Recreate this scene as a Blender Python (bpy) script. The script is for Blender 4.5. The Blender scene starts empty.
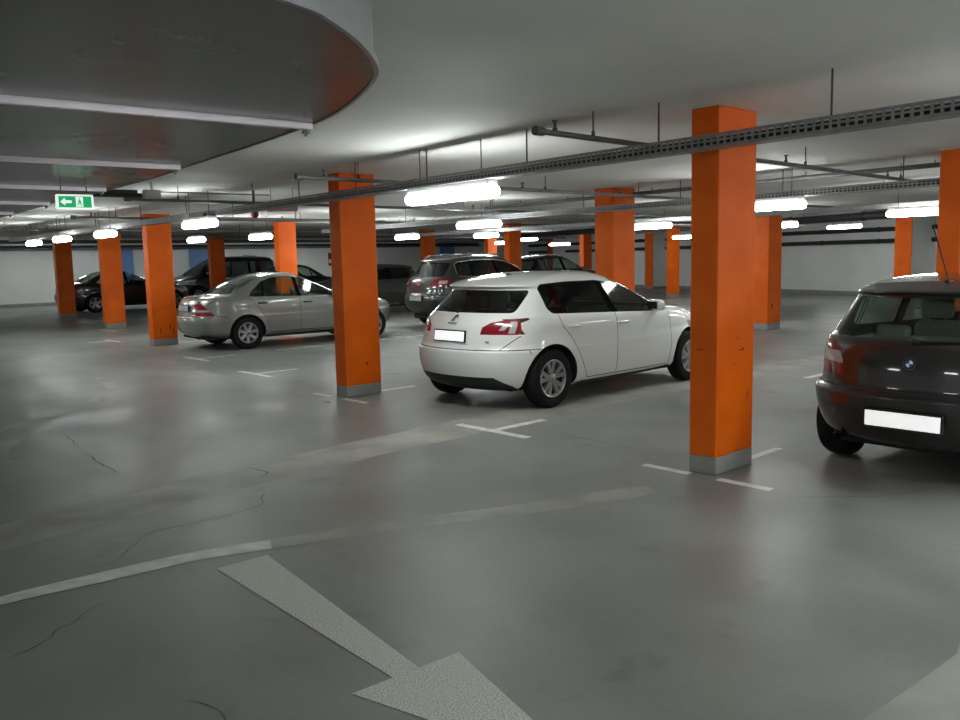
import bpy, bmesh, math, random
import numpy as np
from mathutils import Vector, Matrix, noise
random.seed(7)
SC = bpy.context.scene
COL = SC.collection
PI = math.pi
H = 2.64            # ceiling height
CZ = 1.6176         # eye height

# ------------------------------------------------------------------ materials
def mat(name, col, rough=.5, metal=0., coat=0., emis=None, spec=.5, coat_rough=.05):
    m = bpy.data.materials.new(name); m.use_nodes = True
    b = m.node_tree.nodes['Principled BSDF']
    b.inputs['Base Color'].default_value = (*col, 1)
    b.inputs['Roughness'].default_value = rough
    b.inputs['Metallic'].default_value = metal
    b.inputs['Coat Weight'].default_value = coat
    b.inputs['Coat Roughness'].default_value = coat_rough
    b.inputs['Specular IOR Level'].default_value = spec
    if emis:
        b.inputs['Emission Color'].default_value = (*emis[0], 1)
        b.inputs['Emission Strength'].default_value = emis[1]
    return m

def nodes(m):
    return m.node_tree.nodes, m.node_tree.links, m.node_tree.nodes['Principled BSDF']

def noisy(name, c1, c2, scale=2., rough=(.5, .6), detail=6, bump=0., metal=0., stretch=(1, 1, 1), lo=.35, hi=.65, coat=0., bscale=60.):
    """two colours mixed by fractal noise in object space, with rough variation"""
    m = mat(name, c1, rough[0], metal, coat)
    n, l, b = nodes(m)
    tc = n.new('ShaderNodeTexCoord'); mp = n.new('ShaderNodeMapping'); mp.inputs['Scale'].default_value = stretch
    l.new(tc.outputs['Object'], mp.inputs['Vector'])
    t = n.new('ShaderNodeTexNoise'); t.inputs['Scale'].default_value = scale; t.inputs['Detail'].default_value = detail
    l.new(mp.outputs[0], t.inputs['Vector'])
    r = n.new('ShaderNodeMapRange'); r.inputs['From Min'].default_value = lo; r.inputs['From Max'].default_value = hi
    l.new(t.outputs['Fac'], r.inputs['Value'])
    mx = n.new('ShaderNodeMix'); mx.data_type = 'RGBA'
    mx.inputs['A'].default_value = (*c1, 1); mx.inputs['B'].default_value = (*c2, 1)
    l.new(r.outputs[0], mx.inputs['Factor']); l.new(mx.outputs['Result'], b.inputs['Base Color'])
    rr = n.new('ShaderNodeMapRange'); rr.inputs['To Min'].default_value = rough[0]; rr.inputs['To Max'].default_value = rough[1]
    l.new(r.outputs[0], rr.inputs['Value']); l.new(rr.outputs[0], b.inputs['Roughness'])
    if bump:
        t2 = n.new('ShaderNodeTexNoise'); t2.inputs['Scale'].default_value = bscale; t2.inputs['Detail'].default_value = 4
        l.new(mp.outputs[0], t2.inputs['Vector'])
        bp = n.new('ShaderNodeBump'); bp.inputs['Strength'].default_value = bump; bp.inputs['Distance'].default_value = .01
        l.new(t2.outputs['Fac'], bp.inputs['Height']); l.new(bp.outputs[0], b.inputs['Normal'])
    return m

def glass_mat(name, tint, trans):
    m = bpy.data.materials.new(name); m.use_nodes = True
    n, l = m.node_tree.nodes, m.node_tree.links
    n.remove(n['Principled BSDF']); out = n['Material Output']
    tr = n.new('ShaderNodeBsdfTransparent'); tr.inputs[0].default_value = (*[c * trans for c in tint], 1)
    gl = n.new('ShaderNodeBsdfGlossy'); gl.inputs['Roughness'].default_value = .06; gl.inputs[0].default_value = (.9, .95, .93, 1)
    fr = n.new('ShaderNodeFresnel'); ge = n.new('ShaderNodeNewGeometry'); io = n.new('ShaderNodeMapRange')
    io.inputs['To Min'].default_value = 1.5; io.inputs['To Max'].default_value = 1 / 1.5
    l.new(ge.outputs['Backfacing'], io.inputs['Value']); l.new(io.outputs[0], fr.inputs[0])
    mx = n.new('ShaderNodeMixShader')
    l.new(fr.outputs[0], mx.inputs[0]); l.new(tr.outputs[0], mx.inputs[1]); l.new(gl.outputs[0], mx.inputs[2])
    l.new(mx.outputs[0], out.inputs[0])
    return m

def paint(name, col, metal=0., rough=.35, flake=.03):
    m = mat(name, col, rough, metal, 1.0)
    n, l, b = nodes(m)
    tc = n.new('ShaderNodeTexCoord')
    t = n.new('ShaderNodeTexNoise'); t.inputs['Scale'].default_value = 3.; t.inputs['Detail'].default_value = 5
    l.new(tc.outputs['Object'], t.inputs['Vector'])
    mx = n.new('ShaderNodeMix'); mx.data_type = 'RGBA'
    mx.inputs['A'].default_value = (*[c * (1 - flake) for c in col], 1); mx.inputs['B'].default_value = (*[min(1, c * (1 + flake)) for c in col], 1)
    l.new(t.outputs['Fac'], mx.inputs['Factor']); l.new(mx.outputs['Result'], b.inputs['Base Color'])
    return m

def floor_mat():
    m = mat('floor_coating', (.2, .2, .19), .4)
    n, l, b = nodes(m)
    tc = n.new('ShaderNodeTexCoord')
    def nz(scale, detail, stretch=(1, 1, 1), loc=(0, 0, 0)):
        mp = n.new('ShaderNodeMapping'); mp.inputs['Scale'].default_value = stretch; mp.inputs['Location'].default_value = loc
        l.new(tc.outputs['Object'], mp.inputs['Vector'])
        t = n.new('ShaderNodeTexNoise'); t.inputs['Scale'].default_value = scale; t.inputs['Detail'].default_value = detail
        l.new(mp.outputs[0], t.inputs['Vector']); return t.outputs['Fac']
    def rng(v, a, c, lo, hi):
        r = n.new('ShaderNodeMapRange'); r.inputs['From Min'].default_value = a; r.inputs['From Max'].default_value = c
        r.inputs['To Min'].default_value = lo; r.inputs['To Max'].default_value = hi; l.new(v, r.inputs['Value']); return r.outputs[0]
    def mul(a, c):
        q = n.new('ShaderNodeMath'); q.operation = 'MULTIPLY'; l.new(a, q.inputs[0]); l.new(c, q.inputs[1]); return q.outputs[0]
    big = nz(.55, 5); mid = nz(1.6, 6, (1, .6, 1), (4, 2, 0)); fine = nz(40, 3); stain = nz(2.3, 4, (1, 1, 1), (9, 3, 0))
    v = mul(mul(rng(big, .3, .7, .78, 1.2), rng(mid, .3, .7, .85, 1.15)), mul(rng(fine, .3, .7, .96, 1.04), rng(stain, .62, .72, 1., .8)))
    mx = n.new('ShaderNodeMix'); mx.data_type = 'RGBA'; mx.inputs['A'].default_value = (0, 0, 0, 1); mx.inputs['B'].default_value = (.228, .235, .222, 1)
    mx.clamp_factor = False
    l.new(v, mx.inputs['Factor']); l.new(mx.outputs['Result'], b.inputs['Base Color'])
    l.new(rng(mid, .3, .7, .34, .52), b.inputs['Roughness'])
    bp = n.new('ShaderNodeBump'); bp.inputs['Strength'].default_value = .06; bp.inputs['Distance'].default_value = .01
    l.new(nz(12, 4), bp.inputs['Height']); l.new(bp.outputs[0], b.inputs['Normal'])
    b.inputs['Specular IOR Level'].default_value = .36
    return m

M = {}
M['floor'] = floor_mat()
M['patch'] = noisy('pale_repair_band', (.35, .35, .31), (.26, .26, .235), 2.2, (.5, .6))
M['crack'] = mat('crack_dark', (.085, .085, .08), .7)
M['line'] = noisy('worn_white_paint', (.80, .81, .77), (.58, .58, .55), 9, (.5, .6))
M['arrowp'] = noisy('speckled_white_paint', (.74, .74, .68), (.32, .32, .29), 170, (.55, .65), 5, lo=.44, hi=.60)
M['ceil'] = noisy('ceiling_paint', (.78, .78, .745), (.70, .70, .675), .8, (.7, .8))
M['wall'] = noisy('white_wall_paint', (.88, .885, .87), (.82, .83, .82), 1.1, (.7, .8))
M['plinth'] = noisy('grey_skirting_paint', (.31, .31, .30), (.25, .25, .24), 3, (.5, .6))
M['orange'] = noisy('orange_pillar_paint', (.86, .145, .002), (.74, .112, .002), 2.2, (.5, .6), 6, .03)
M['orange'].node_tree.nodes['Principled BSDF'].inputs['Specular IOR Level'].default_value = .28
M['scuff'] = mat('dark_scuff', (.16, .035, .012), .7)
M['blue'] = noisy('blue_door_paint', (.17, .31, .62), (.15, .28, .57), 2, (.4, .5))
M['galv'] = noisy('galvanised_steel', (.33, .33, .335), (.26, .26, .265), 14, (.45, .6), metal=.4)
M['steel_d'] = mat('dark_steel_pipe', (.07, .07, .075), .45, .4)
M['pipe'] = noisy('grey_painted_pipe', (.16, .16, .165), (.12, .12, .125), 6, (.4, .5), metal=.3)
M['blackpipe'] = mat('black_insulation', (.018, .02, .026), .45)
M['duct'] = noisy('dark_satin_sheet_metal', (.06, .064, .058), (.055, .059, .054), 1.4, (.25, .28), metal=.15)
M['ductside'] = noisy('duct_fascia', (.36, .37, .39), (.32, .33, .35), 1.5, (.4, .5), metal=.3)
M['rail'] = mat('pink_lit_rail', (1., .9, 1.), .35, .7)  # galvanised rail with pinkish side light painted into its base colour
M['lampglow'] = mat('lamp_diffuser', (1, 1, 1), .4, emis=((.945, 1.0, .975), 37.5))
M['lampbody'] = mat('lamp_housing', (.62, .62, .62), .5)
M['green'] = mat('exit_green', (.02, .42, .16), .5, emis=((.02, .5, .18), .55))
M['signwhite'] = mat('sign_white', (.85, .9, .87), .5, emis=((.9, 1, .94), .8))
M['red'] = mat('alarm_red', (.16, .012, .014), .6)
M['pink'] = noisy('faded_notice', (.62, .42, .45), (.6, .5, .5), 5, (.6, .7))
M['purple'] = mat('notice_purple', (.16, .03, .08), .6)
M['paper'] = mat('white_paper', (.75, .76, .74), .8)
M['black'] = mat('black_plastic', (.012, .012, .013), .45)
M['pillar'] = mat('window_pillar_black', (.008, .008, .008), .9, spec=.0)
M['gap'] = mat('panel_gap', (.02, .02, .02), .8)
M['rubber'] = noisy('tyre_rubber', (.009, .009, .009), (.014, .014, .014), 20, (.75, .85))
M['rubber'].node_tree.nodes['Principled BSDF'].inputs['Specular IOR Level'].default_value = .2
M['alloy'] = mat('alloy_silver', (.42, .42, .43), .3, .75)
M['badge'] = mat('badge_grey', (.16, .165, .17), .35, .6)
M['alloy_d'] = mat('wheel_dark', (.02, .02, .02), .6, .2)
M['chrome'] = mat('chrome', (.75, .76, .77), .15, 1.)
M['under'] = mat('underbody', (.012, .012, .012), .9)
M['trim'] = mat('interior_dark', (.022, .022, .024), .8)
M['seat'] = noisy('seat_cloth', (.028, .028, .03), (.02, .02, .022), 30, (.85, .9))
M['seatlight'] = noisy('beige_seat_leather', (.33, .32, .27), (.28, .27, .23), 8, (.5, .6))
M['plate'] = mat('glowing_white_plate', (.92, .92, .92), .4, emis=((1, 1, 1), .6))  # plate face given emission so it reads pure white; no lamp there
M['plategrey'] = noisy('grey_number_plate', (.50, .51, .52), (.34, .35, .36), 30, (.4, .5), 1)
M['tail'] = mat('tail_lens_red', (.24, .006, .016), .15, 0, .6)
M['tailclear'] = mat('tail_lens_clear', (.46, .44, .44), .18, 0, .6)
M['taildark'] = mat('tail_lens_smoked', (.045, .005, .012), .12, 0, 1.)
M['head'] = mat('headlamp_lens', (.55, .57, .58), .1, .4, 1.)
M['glass_dark'] = glass_mat('dark_tinted_glass', (.8, 1, .95), .22)
M['glass'] = glass_mat('tinted_glass', (.85, 1, .95), .62)
M['roundblue'] = mat('badge_blue', (.02, .13, .42), .3)
M['roundwhite'] = mat('badge_white', (.8, .8, .82), .3)

# ------------------------------------------------------------------ mesh helpers
class MB:
    """collects simple shaped pieces into ONE mesh"""
    def __init__(s): s.bm = bmesh.new(); s.smooth = False
    def _xf(s, verts, mtx, mi):
        if mtx is not None: bmesh.ops.transform(s.bm, matrix=mtx, verts=verts)
        fs = {f for v in verts for f in v.link_faces}
        for f in fs: f.material_index = mi
        return verts
    def box(s, c, size, mi=0, bev=0., rot=None, seg=2, taper=None):
        r = bmesh.ops.create_cube(s.bm, size=1.0); vs = r['verts']
        for v in vs:
            v.co = Vector((v.co.x * size[0], v.co.y * size[1], v.co.z * size[2]))
            if taper and v.co.z > 0: v.co.x *= taper[0]; v.co.y *= taper[1]
        if bev:
            es = list({e for v in vs for e in v.link_edges})
            rr = bmesh.ops.bevel(s.bm, geom=vs + es, offset=bev, segments=seg, affect='EDGES', profile=.5)
            vs = list({v for f in rr['faces'] for v in f.verts} | {v for v in vs if v.is_valid})
        m = Matrix.Translation(c) @ (rot if rot is not None else Matrix.Identity(4))
        return s._xf(vs, m, mi)
    def cyl(s, a, b, r, mi=0, n=12, r2=None, caps=True):
        a, b = Vector(a), Vector(b); d = b - a
        q = d.to_track_quat('Z', 'Y').to_matrix().to_4x4()
        vs = bmesh.ops.create_cone(s.bm, cap_ends=caps, segments=n, radius1=r, radius2=r if r2 is None else r2, depth=d.length)['verts']
        return s._xf(vs, Matrix.Translation((a + b) / 2) @ q, mi)
    def tube(s, pts, r, mi=0, n=10):
        for i in range(len(pts) - 1): s.cyl(pts[i], pts[i + 1], r, mi, n)
        for p in pts[1:-1]:
            vs = bmesh.ops.create_uvsphere(s.bm, u_segments=n, v_segments=6, radius=r * 1.01)['verts']
            s._xf(vs, Matrix.Translation(p), mi)
    def sphere(s, c, size, mi=0, u=16, v=10):
        vs = bmesh.ops.create_uvsphere(s.bm, u_segments=u, v_segments=v, radius=1)['verts']
        return s._xf(vs, Matrix.Translation(c) @ Matrix.Diagonal((*size, 1)), mi)
    def lathe(s, prof, n=48, mi=0, mtx=None, closed=False):
        """prof: (radius, axial) pairs, axis = local Y"""
        rows = []
        for k in range(n):
            a = 2 * PI * k / n
            rows.append([s.bm.verts.new((r * math.cos(a), y, r * math.sin(a))) for r, y in prof])
        for k in range(n):
            A, B = rows[k], rows[(k + 1) % n]
            for i in range(len(prof) - 1 + (1 if closed else 0)):
                j = (i + 1) % len(prof)
                s.bm.faces.new((A[i], B[i], B[j], A[j])).material_index = mi
        vs = [v for r in rows for v in r]
        if mtx is not None: bmesh.ops.transform(s.bm, matrix=mtx, verts=vs)
        return vs
    def poly(s, pts, mi=0, thick=None):
        f = s.bm.faces.new([s.bm.verts.new(p) for p in pts]); f.material_index = mi
        if thick is not None:
            r = bmesh.ops.extrude_face_region(s.bm, geom=[f])
            vs = [g for g in r['geom'] if isinstance(g, bmesh.types.BMVert)]
            bmesh.ops.translate(s.bm, vec=thick, verts=vs)
            for g in r['geom']:
                if isinstance(g, bmesh.types.BMFace): g.material_index = mi
        return f
    def ribbon(s, L, R, z, mi=0):
        a = [s.bm.verts.new((*p, z)) for p in L]; b = [s.bm.verts.new((*p, z)) for p in R]
        for i in range(len(a) - 1): s.bm.faces.new((b[i], b[i + 1], a[i + 1], a[i])).material_index = mi
    def build(s, name, mats, parent=None, smooth=False, angle=None, recalc=True):
        if recalc: bmesh.ops.recalc_face_normals(s.bm, faces=s.bm.faces[:])
        if angle is not None:
            for e in s.bm.edges:
                e.smooth = not (len(e.link_faces) == 2 and e.calc_face_angle(0) > angle)
            smooth = True
        me = bpy.data.meshes.new(name)
        if smooth:
            for f in s.bm.faces: f.smooth = True
        s.bm.to_mesh(me); s.bm.free()
        return link(name, me, mats, parent)

def link(name, me, mats, parent=None):
    for m in (mats if isinstance(mats, (list, tuple)) else [mats]): me.materials.append(m)
    o = bpy.data.objects.new(name, me); COL.objects.link(o)
    if parent is not None: o.parent = parent
    return o

def tag(o, label=None, cat=None, group=None, kind=None):
    if label: o['label'] = label
    if cat: o['category'] = cat
    if group: o['group'] = group
    if kind: o['kind'] = kind
    return o

def empty(name, loc, rz=0., label=None, cat=None, group=None):
    o = bpy.data.objects.new(name, None); COL.objects.link(o)
    o.empty_display_size = .1
    o.location = loc; o.rotation_euler = (0, 0, rz)
    return tag(o, label, cat, group)

def kids(o): return [c for c in list(bpy.data.objects) if c.parent == o]

def copy_tree(o, parent=None):
    c = o.copy(); COL.objects.link(c)
    if parent is not None: c.parent = parent
    for ch in kids(o): copy_tree(ch, c)
    return c

# ------------------------------------------------------------------ room shell
WA = Vector((34.71, 25.91)); WB = Vector((30.69, 13.08))     # two points on the slanted right wall
wdir = (WA - WB).normalized(); wn = Vector((-wdir.y, wdir.x))   # wn points into the room
def wallpt(y, off=0.):
    t = (y - WB.y) / wdir.y
    p = WB + wdir * t + wn * off
    return p
YB, YF, XL = 39.7, -9., -7.
cR1, cR0 = wallpt(YB), wallpt(YF)

fb = MB()
fb.poly([(XL, YF, 0), (cR0.x, YF, 0), (cR1.x, YB, 0), (XL, YB, 0)], 0, thick=(0, 0, -.2))
def smoothpts(P, k=4):
    P = [Vector(p) for p in P]; out = []
    for i in range(len(P) - 1):
        p0 = P[max(i - 1, 0)]; p1 = P[i]; p2 = P[i + 1]; p3 = P[min(i + 2, len(P) - 1)]
        for j in range(k):
            t = j / k
            out.append(.5 * ((2 * p1) + (p2 - p0) * t + (2 * p0 - 5 * p1 + 4 * p2 - p3) * t * t + (3 * p1 - p0 - 3 * p2 + p3) * t ** 3))
    out.append(P[-1]); return out
# pale repair bands in the coating
def jig(P, a): return [(p[0] + random.uniform(-a, a), p[1] + random.uniform(-a, a)) for p in P]
band_top = [(-1.5, 5.55), (.3, 5.85), (1.3, 5.97), (2.75, 6.18), (4.6, 6.36), (5.94, 6.42), (7.69, 6.36), (9.75, 6.40), (11.09, 6.26), (12.9, 6.12), (16, 5.95)]
band_bot = [(-1.6, 5.0), (.2, 5.2), (1.17, 5.41), (2.45, 5.58), (4.09, 5.72), (5.31, 5.78), (7.07, 5.8), (8.66, 5.76), (10.02, 5.68), (12.06, 5.64), (15.5, 5.5)]
fb.ribbon(jig(smoothpts(band_top, 6), .025), jig(smoothpts(band_bot, 6), .025), .0012, 1)
lt = smoothpts([(1.5, 8.2), (2.19, 9.6), (2.62, 10.05), (3.05, 10.27), (3.62, 11.14)], 6)
lb = smoothpts([(1.75, 7.9), (2.3, 9.1), (2.75, 9.8), (3.25, 10.1), (3.66, 11.0)], 6)
fb.ribbon(jig(lt, .02), jig(lb, .02), .0012, 1)
# cracks: thin dark slivers
def crack(P, w=.007):
    Q = [Vector(p) for p in smoothpts(P, 7)]
    Q = [q + Vector((noise.noise(Vector((q.x * 9, q.y * 9, 1))), noise.noise(Vector((q.x * 9, q.y * 9, 5))))) * .028 for q in Q]
    L, R = [], []
    for i, q in enumerate(Q):
        d = (Q[min(i + 1, len(Q) - 1)] - Q[max(i - 1, 0)]); d = d.normalized() if d.length > 1e-6 else Vector((1, 0))
        n_ = Vector((-d.y, d.x)); ww = w * (.35 + .9 * abs(noise.noise(Vector((q.x * 5, q.y * 5, 9))))) * min(1, (i + .4) / 5, (len(Q) - i) / 5)
        L.append(q + n_ * ww); R.append(q - n_ * ww)
    fb.ribbon(L, R, .0016, 2)
crack([(1.52, 4.69), (1.72, 4.9), (1.91, 5.09), (2.23, 5.08), (2.62, 5.10), (2.75, 5.24), (2.84, 5.4)], .006)
crack([(.79, 3.82), (.97, 3.92), (1.1, 4.02), (1.19, 4.1), (1.39, 4.19)], .006)
crack([(1.21, 2.98), (1.26, 2.88), (1.27, 2.75), (1.22, 2.4)], .007)
crack([(2.4, 7.82), (2.35, 7.22), (2.34, 6.75)], .012)
crack([(2.55, 8.9), (2.5, 8.4), (2.45, 8.1)], .008)
crack([(3.1, 6.3), (3.16, 5.95), (3.05, 5.8)], .009)
crack([(5.77, 5.42), (5.72, 4.81), (5.69, 4.25)], .005)
crack([(5.2, 2.7), (5.6, 2.3), (6.1, 2.05)], .006)
floor = fb.build('floor', [M['floor'], M['patch'], M['crack']], recalc=False); tag(floor, kind='structure')
for p in floor.data.polygons: pass

cb = MB(); cb.poly([(XL, YF, H), (cR0.x, YF, H), (cR1.x, YB, H), (XL, YB, H)], 0, thick=(0, 0, .2))
tag(cb.build('ceiling', M['ceil']), kind='structure')

def wall(name, a, b, outward):
    w = MB(); o = Vector(outward) * .2
    w.poly([(a.x, a.y, 0), (b.x, b.y, 0), (b.x, b.y, H), (a.x, a.y, H)], 0, thick=(o.x, o.y, 0))
    return tag(w.build(name, M['wall']), kind='structure')
P_lb, P_lf = Vector((XL, YB)), Vector((XL, YF))
wall('wall_back', P_lb, cR1, (0, 1)); wall('wall_right', cR0, cR1, -wn)
wall('wall_left', P_lf, P_lb, (-1, 0)); wall('wall_front', P_lf, cR0, (0, -1))
def base(name, a, b, n_, h=.14):
    w = MB(); n_ = Vector(n_) * .02
    w.poly([(a.x, a.y, 0), (b.x, b.y, 0), (b.x, b.y, h), (a.x, a.y, h)], 0, thick=(n_.x, n_.y, 0))
    return tag(w.build(name, M['plinth']), kind='structure')
base('baseboard_back', P_lb, cR1, (0, -1)); base('baseboard_right', cR0, cR1, wn)

# blue doors in the back wall
def door(name, x, w=1.05, h=2.3):
    e = MB(); y = YB - .03
    e.box((x, y, h / 2), (w, .05, h), 0, .008)
    d = tag(e.build(name, M['blue']), kind='structure')
    f = MB()
    for sx in (-1, 1): f.box((x + sx * (w / 2 + .04), y - .01, h / 2), (.08, .09, h), 0, .006)
    f.box((x, y - .01, h + .04), (w + .16, .09, .08), 0, .006)
    f.build('door_frame', M['blue'], d)
    g = MB(); g.cyl((x + w * .4, y - .02, 1.05), (x + w * .4, y - .09, 1.05), .012); g.cyl((x + w * .4, y - .085, 1.05), (x + w * .4 - .13, y - .085, 1.05), .011)
    g.build('door_handle', M['chrome'], d)
door('door_1', 14.4); door('door_2', 18.3); door('door_3', 33.9, .95, 2.34)

# ------------------------------------------------------------------ pillars
def pillar(x, y, label, wx=.51, wy=.23, name='pillar', scuffs=()):
    """x, y = nearest corner (low x, low y)"""
    t = empty(name, (x + wx / 2, y + wy / 2, 0), 0, label, 'pillar', 'orange concrete pillars')
    s = MB(); s.box((0, 0, (H + .13) / 2), (wx, wy, H - .13), 0, .012)
    for fc, a, z, ln, hh in scuffs:
        if fc == 'y': s.poly([(a - ln / 2, -wy / 2 - .001, z - hh / 2), (a + ln / 2, -wy / 2 - .001, z - hh * .2), (a + ln * .4, -wy / 2 - .001, z + hh / 2), (a - ln * .45, -wy / 2 - .001, z + hh * .3)], 1)
        else: s.poly([(-wx / 2 - .001, a - ln / 2, z - hh / 2), (-wx / 2 - .001, a + ln / 2, z - hh / 2), (-wx / 2 - .001, a + ln / 2, z + hh / 2), (-wx / 2 - .001, a - ln / 2, z + hh / 2)], 1)
    s.build('shaft', [M['orange'], M['scuff']], t)
    b = MB(); b.box((0, 0, .066), (wx - .002, wy - .002, .132), 0, .008); b.build('base_band', M['plinth'], t)
    return t
# dark bumper scuffs on the shafts: (face, along, z, length, height)
SCUFF = {0: [('y', .07, .90, .10, .010), ('y', .09, .905, .05, .02), ('y', -.02, .80, .03, .016), ('y', .03, .99, .045, .008), ('y', .17, .55, .012, .08), ('x', .03, .92, .05, .008)],
         2: [('y', -.1, .3, .02, .14), ('y', .1, .36, .03, .12), ('y', .17, .28, .02, .16)], 1: [('y', .05, .38, .03, .05)], 6: [('y', -.1, .5, .07, .1)]}
PIL = [
 (5.37, 3.33, 'large orange pillar in the foreground between white hatchback and dark brown hatchback'),
 (5.64, 8.50, 'orange pillar standing between the silver sedan and the white hatchback'),
 (6.78, 17.12, 'orange pillar just behind the tail of the silver sedan'),
 (7.90, 23.0, 'orange pillar hiding the middle of the black sedan, in front of a blue door'),
 (8.67, 29.4, 'orange pillar beside the tail of the black sedan, leftmost of all'),
 (10.44, 8.30, 'wide orange pillar rising behind the roof of the white hatchback'),
 (16.42, 9.0, 'orange pillar half hidden behind the right edge of the foreground pillar'),
 (9.86, 3.23, 'orange pillar at right edge of frame behind the dark brown hatchback roof'),
 (17.80, 18.0, 'orange pillar just right of the grey off-roader roof'),
 (18.72, 23.1, 'orange pillar rising behind the left end of the grey off-roader roof'),
 (10.98, 19.35, 'orange pillar rising behind the roof of the silver sedan'),
 (13.02, 27.5, 'orange pillar between second blue door and the black van'),
 (26.5, 18.36, 'orange pillar standing free in the far aisle near the right wall'),
 (27.2, 23.15, 'orange pillar immediately left of the wide pillar behind the white hatchback'),
 (24.0, 25.5, 'small far orange pillar mostly hidden behind the grey off-roader front end'),
]
for i, (x, y, lab) in enumerate(PIL):
    pillar(x, y, lab, *((.55, .36) if i == 5 else (.55, .48) if i == 6 else (.51, .23)), scuffs=SCUFF.get(i, ()))

# wall piers: white stub walls with an orange end
def pier(y, length, lab):
    p = wallpt(y, 0); ang = math.atan2(wn.y, wn.x)
    t = empty('wall_pier', (p.x, p.y, 0), ang, lab, 'wall pier', 'stub walls with orange ends')
    s = MB(); s.box((length / 2 - .01, 0, H / 2), (length - .02, .61, H), 0, .008); s.build('stub_wall', M['wall'], t)
    e = MB(); e.box((length + .005, 0, H / 2 + .06), (.03, .62, H - .12), 0, .006); e.build('orange_end', M['orange'], t)
    b = MB(); b.box((length / 2, 0, .06), (length + .03, .63, .12), 0, .006); b.build('base_band', M['plinth'], t)
pier(10.83, 1.1, 'stub wall with orange end on right wall above the dark brown hatchback roof')
pier(24.1, .85, 'stub wall with orange end on right wall beside the free standing far pillar')
pier(32.8, .95, 'stub wall with orange end on right wall behind the far black hatchback')

# ------------------------------------------------------------------ floor markings
def mark(polys, lab, cat='floor marking', name='stall_marking', m='line', group='white painted stall corner marks'):
    cx = sum(p[0] for q in polys for p in q) / sum(len(q) for q in polys); cy = sum(p[1] for q in polys for p in q) / sum(len(q) for q in polys)
    s = MB()
    for q in polys:
        f = s.poly([(p[0] - cx, p[1] - cy, 0) for p in q], 0)
    for f in s.bm.faces:
        f.normal_update()
        if f.normal.z < 0: f.normal_flip()
    o = s.build(name, M[m], recalc=False); o.location = (cx, cy, .0024)
    return tag(o, lab, cat, group)
def rect(x0, x1, y0, y1): return [(x0, y0), (x1, y0), (x1, y1), (x0, y1)]
mark([[(1.92, 4.21), (1.865, 2.57), (1.99, 2.57), (2.22, 4.21)], [(1.68, 2.585), (1.93, 1.62), (2.19, 2.555)]],
     'large speckled white direction arrow painted on the near floor', 'floor arrow', 'direction_arrow', 'arrowp', None)
# long curved edge line
Lp = smoothpts([(-.6, 4.35), (.3, 4.55), (.98, 4.63), (1.35, 4.62), (1.72, 4.59), (1.99, 4.55), (2.36, 4.43)], 4)
Rp = smoothpts([(-.6, 4.23), (.3, 4.43), (.95, 4.51), (1.33, 4.47), (1.66, 4.44), (1.92, 4.41), (2.29, 4.28)], 4)
mark([[tuple(Lp[i]), tuple(Rp[i]), tuple(Rp[i + 1]), tuple(Lp[i + 1])] for i in range(len(Lp) - 1)],
     'curved pale edge line sweeping in from lower left of the floor', 'floor line', 'edge_line', 'line', None)
Lp = smoothpts([(2.36, 4.43), (2.83, 4.29), (3.14, 4.2), (3.6, 3.98), (4.16, 3.77), (4.64, 3.62), (4.82, 3.52)], 4)
Rp = smoothpts([(2.29, 4.28), (2.72, 4.13), (3.02, 4.04), (3.47, 3.81), (3.95, 3.6), (4.38, 3.44), (4.72, 3.39)], 4)
mark([[tuple(Lp[i]), tuple(Rp[i]), tuple(Rp[i + 1]), tuple(Lp[i + 1])] for i in range(len(Lp) - 1)],
     'faded continuation of curved edge line towards the foreground pillar', 'floor line', 'edge_line', 'patch', None)
mark([[(2.6, .6), (3.75, .55), (3.72, 1.15), (3.59, 1.12), (3.16, 1.145), (2.85, 1.17), (2.5, 1.2)]], 'pale painted strip at the bottom right corner of the floor', 'floor line', 'edge_line', 'patch', None)
def tmark(x, y, lab, half=.48, arm=.72, w=.1):
    mark([rect(x - w / 2, x + w / 2, y - half, y + half), rect(x + w / 2, x + arm, y - w / 2, y + w / 2)], lab)
tmark(5.42, 5.76, 'white T-shaped stall mark on floor in front of the white hatchback, right')
tmark(5.98, 11.42, 'white T-shaped stall mark on floor midway between silver sedan and white hatchback')
tmark(6.30, 14.1, 'white T-shaped stall mark on floor below the rear wheel of silver sedan')
mark([rect(5.26, 5.34, 3.5, 3.92)], 'short white stall mark at left foot of the foreground pillar')
mark([rect(5.26, 5.34, 2.85, 3.27)], 'short white stall mark at right foot of the foreground pillar')
mark([rect(6.0, 6.5, 3.4, 3.47)], 'short white stall mark behind the foot of the foreground pillar')
mark([rect(5.52, 5.6, 8.75, 9.1)], 'short white stall mark left of the foot of pillar beside white hatchback')
mark([rect(5.52, 5.6, 7.98, 8.45)], 'short white stall mark in front of the foot of pillar beside white hatchback')
mark([rect(6.18, 6.75, 8.57, 8.65)], 'short white stall mark right of the foot of pillar beside white hatchback')
mark([rect(10.4, 14.2, 5.10, 5.2)], 'thin white stall line on floor left of dark brown hatchback', name='stall_line', group='white stall lines')
mark([rect(7.4, 12.2, 17.4, 17.5)], 'thin white stall line on floor beyond the silver sedan', name='stall_line', group='white stall lines')
mark([rect(7.9, 11.5, 14.2, 14.29)], 'thin white stall line on floor under the near side of silver sedan', name='stall_line', group='white stall lines')
mark([rect(10.9, 14.5, 14.25, 14.35), rect(10.9, 11.0, 13.8, 14.8)], 'white stall mark on floor in front of the grey off-roader', name='stall_marking')
mark([rect(11.5, 14.2, 19.4, 19.5)], 'thin white stall line on floor left of the grey off-roader', name='stall_line', group='white stall lines')
mark([rect(6.15, 6.7, 19.08, 19.2), rect(6.62, 6.72, 18.7, 19.6)], 'faded white stall mark on floor left of the pillar behind silver sedan')
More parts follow.
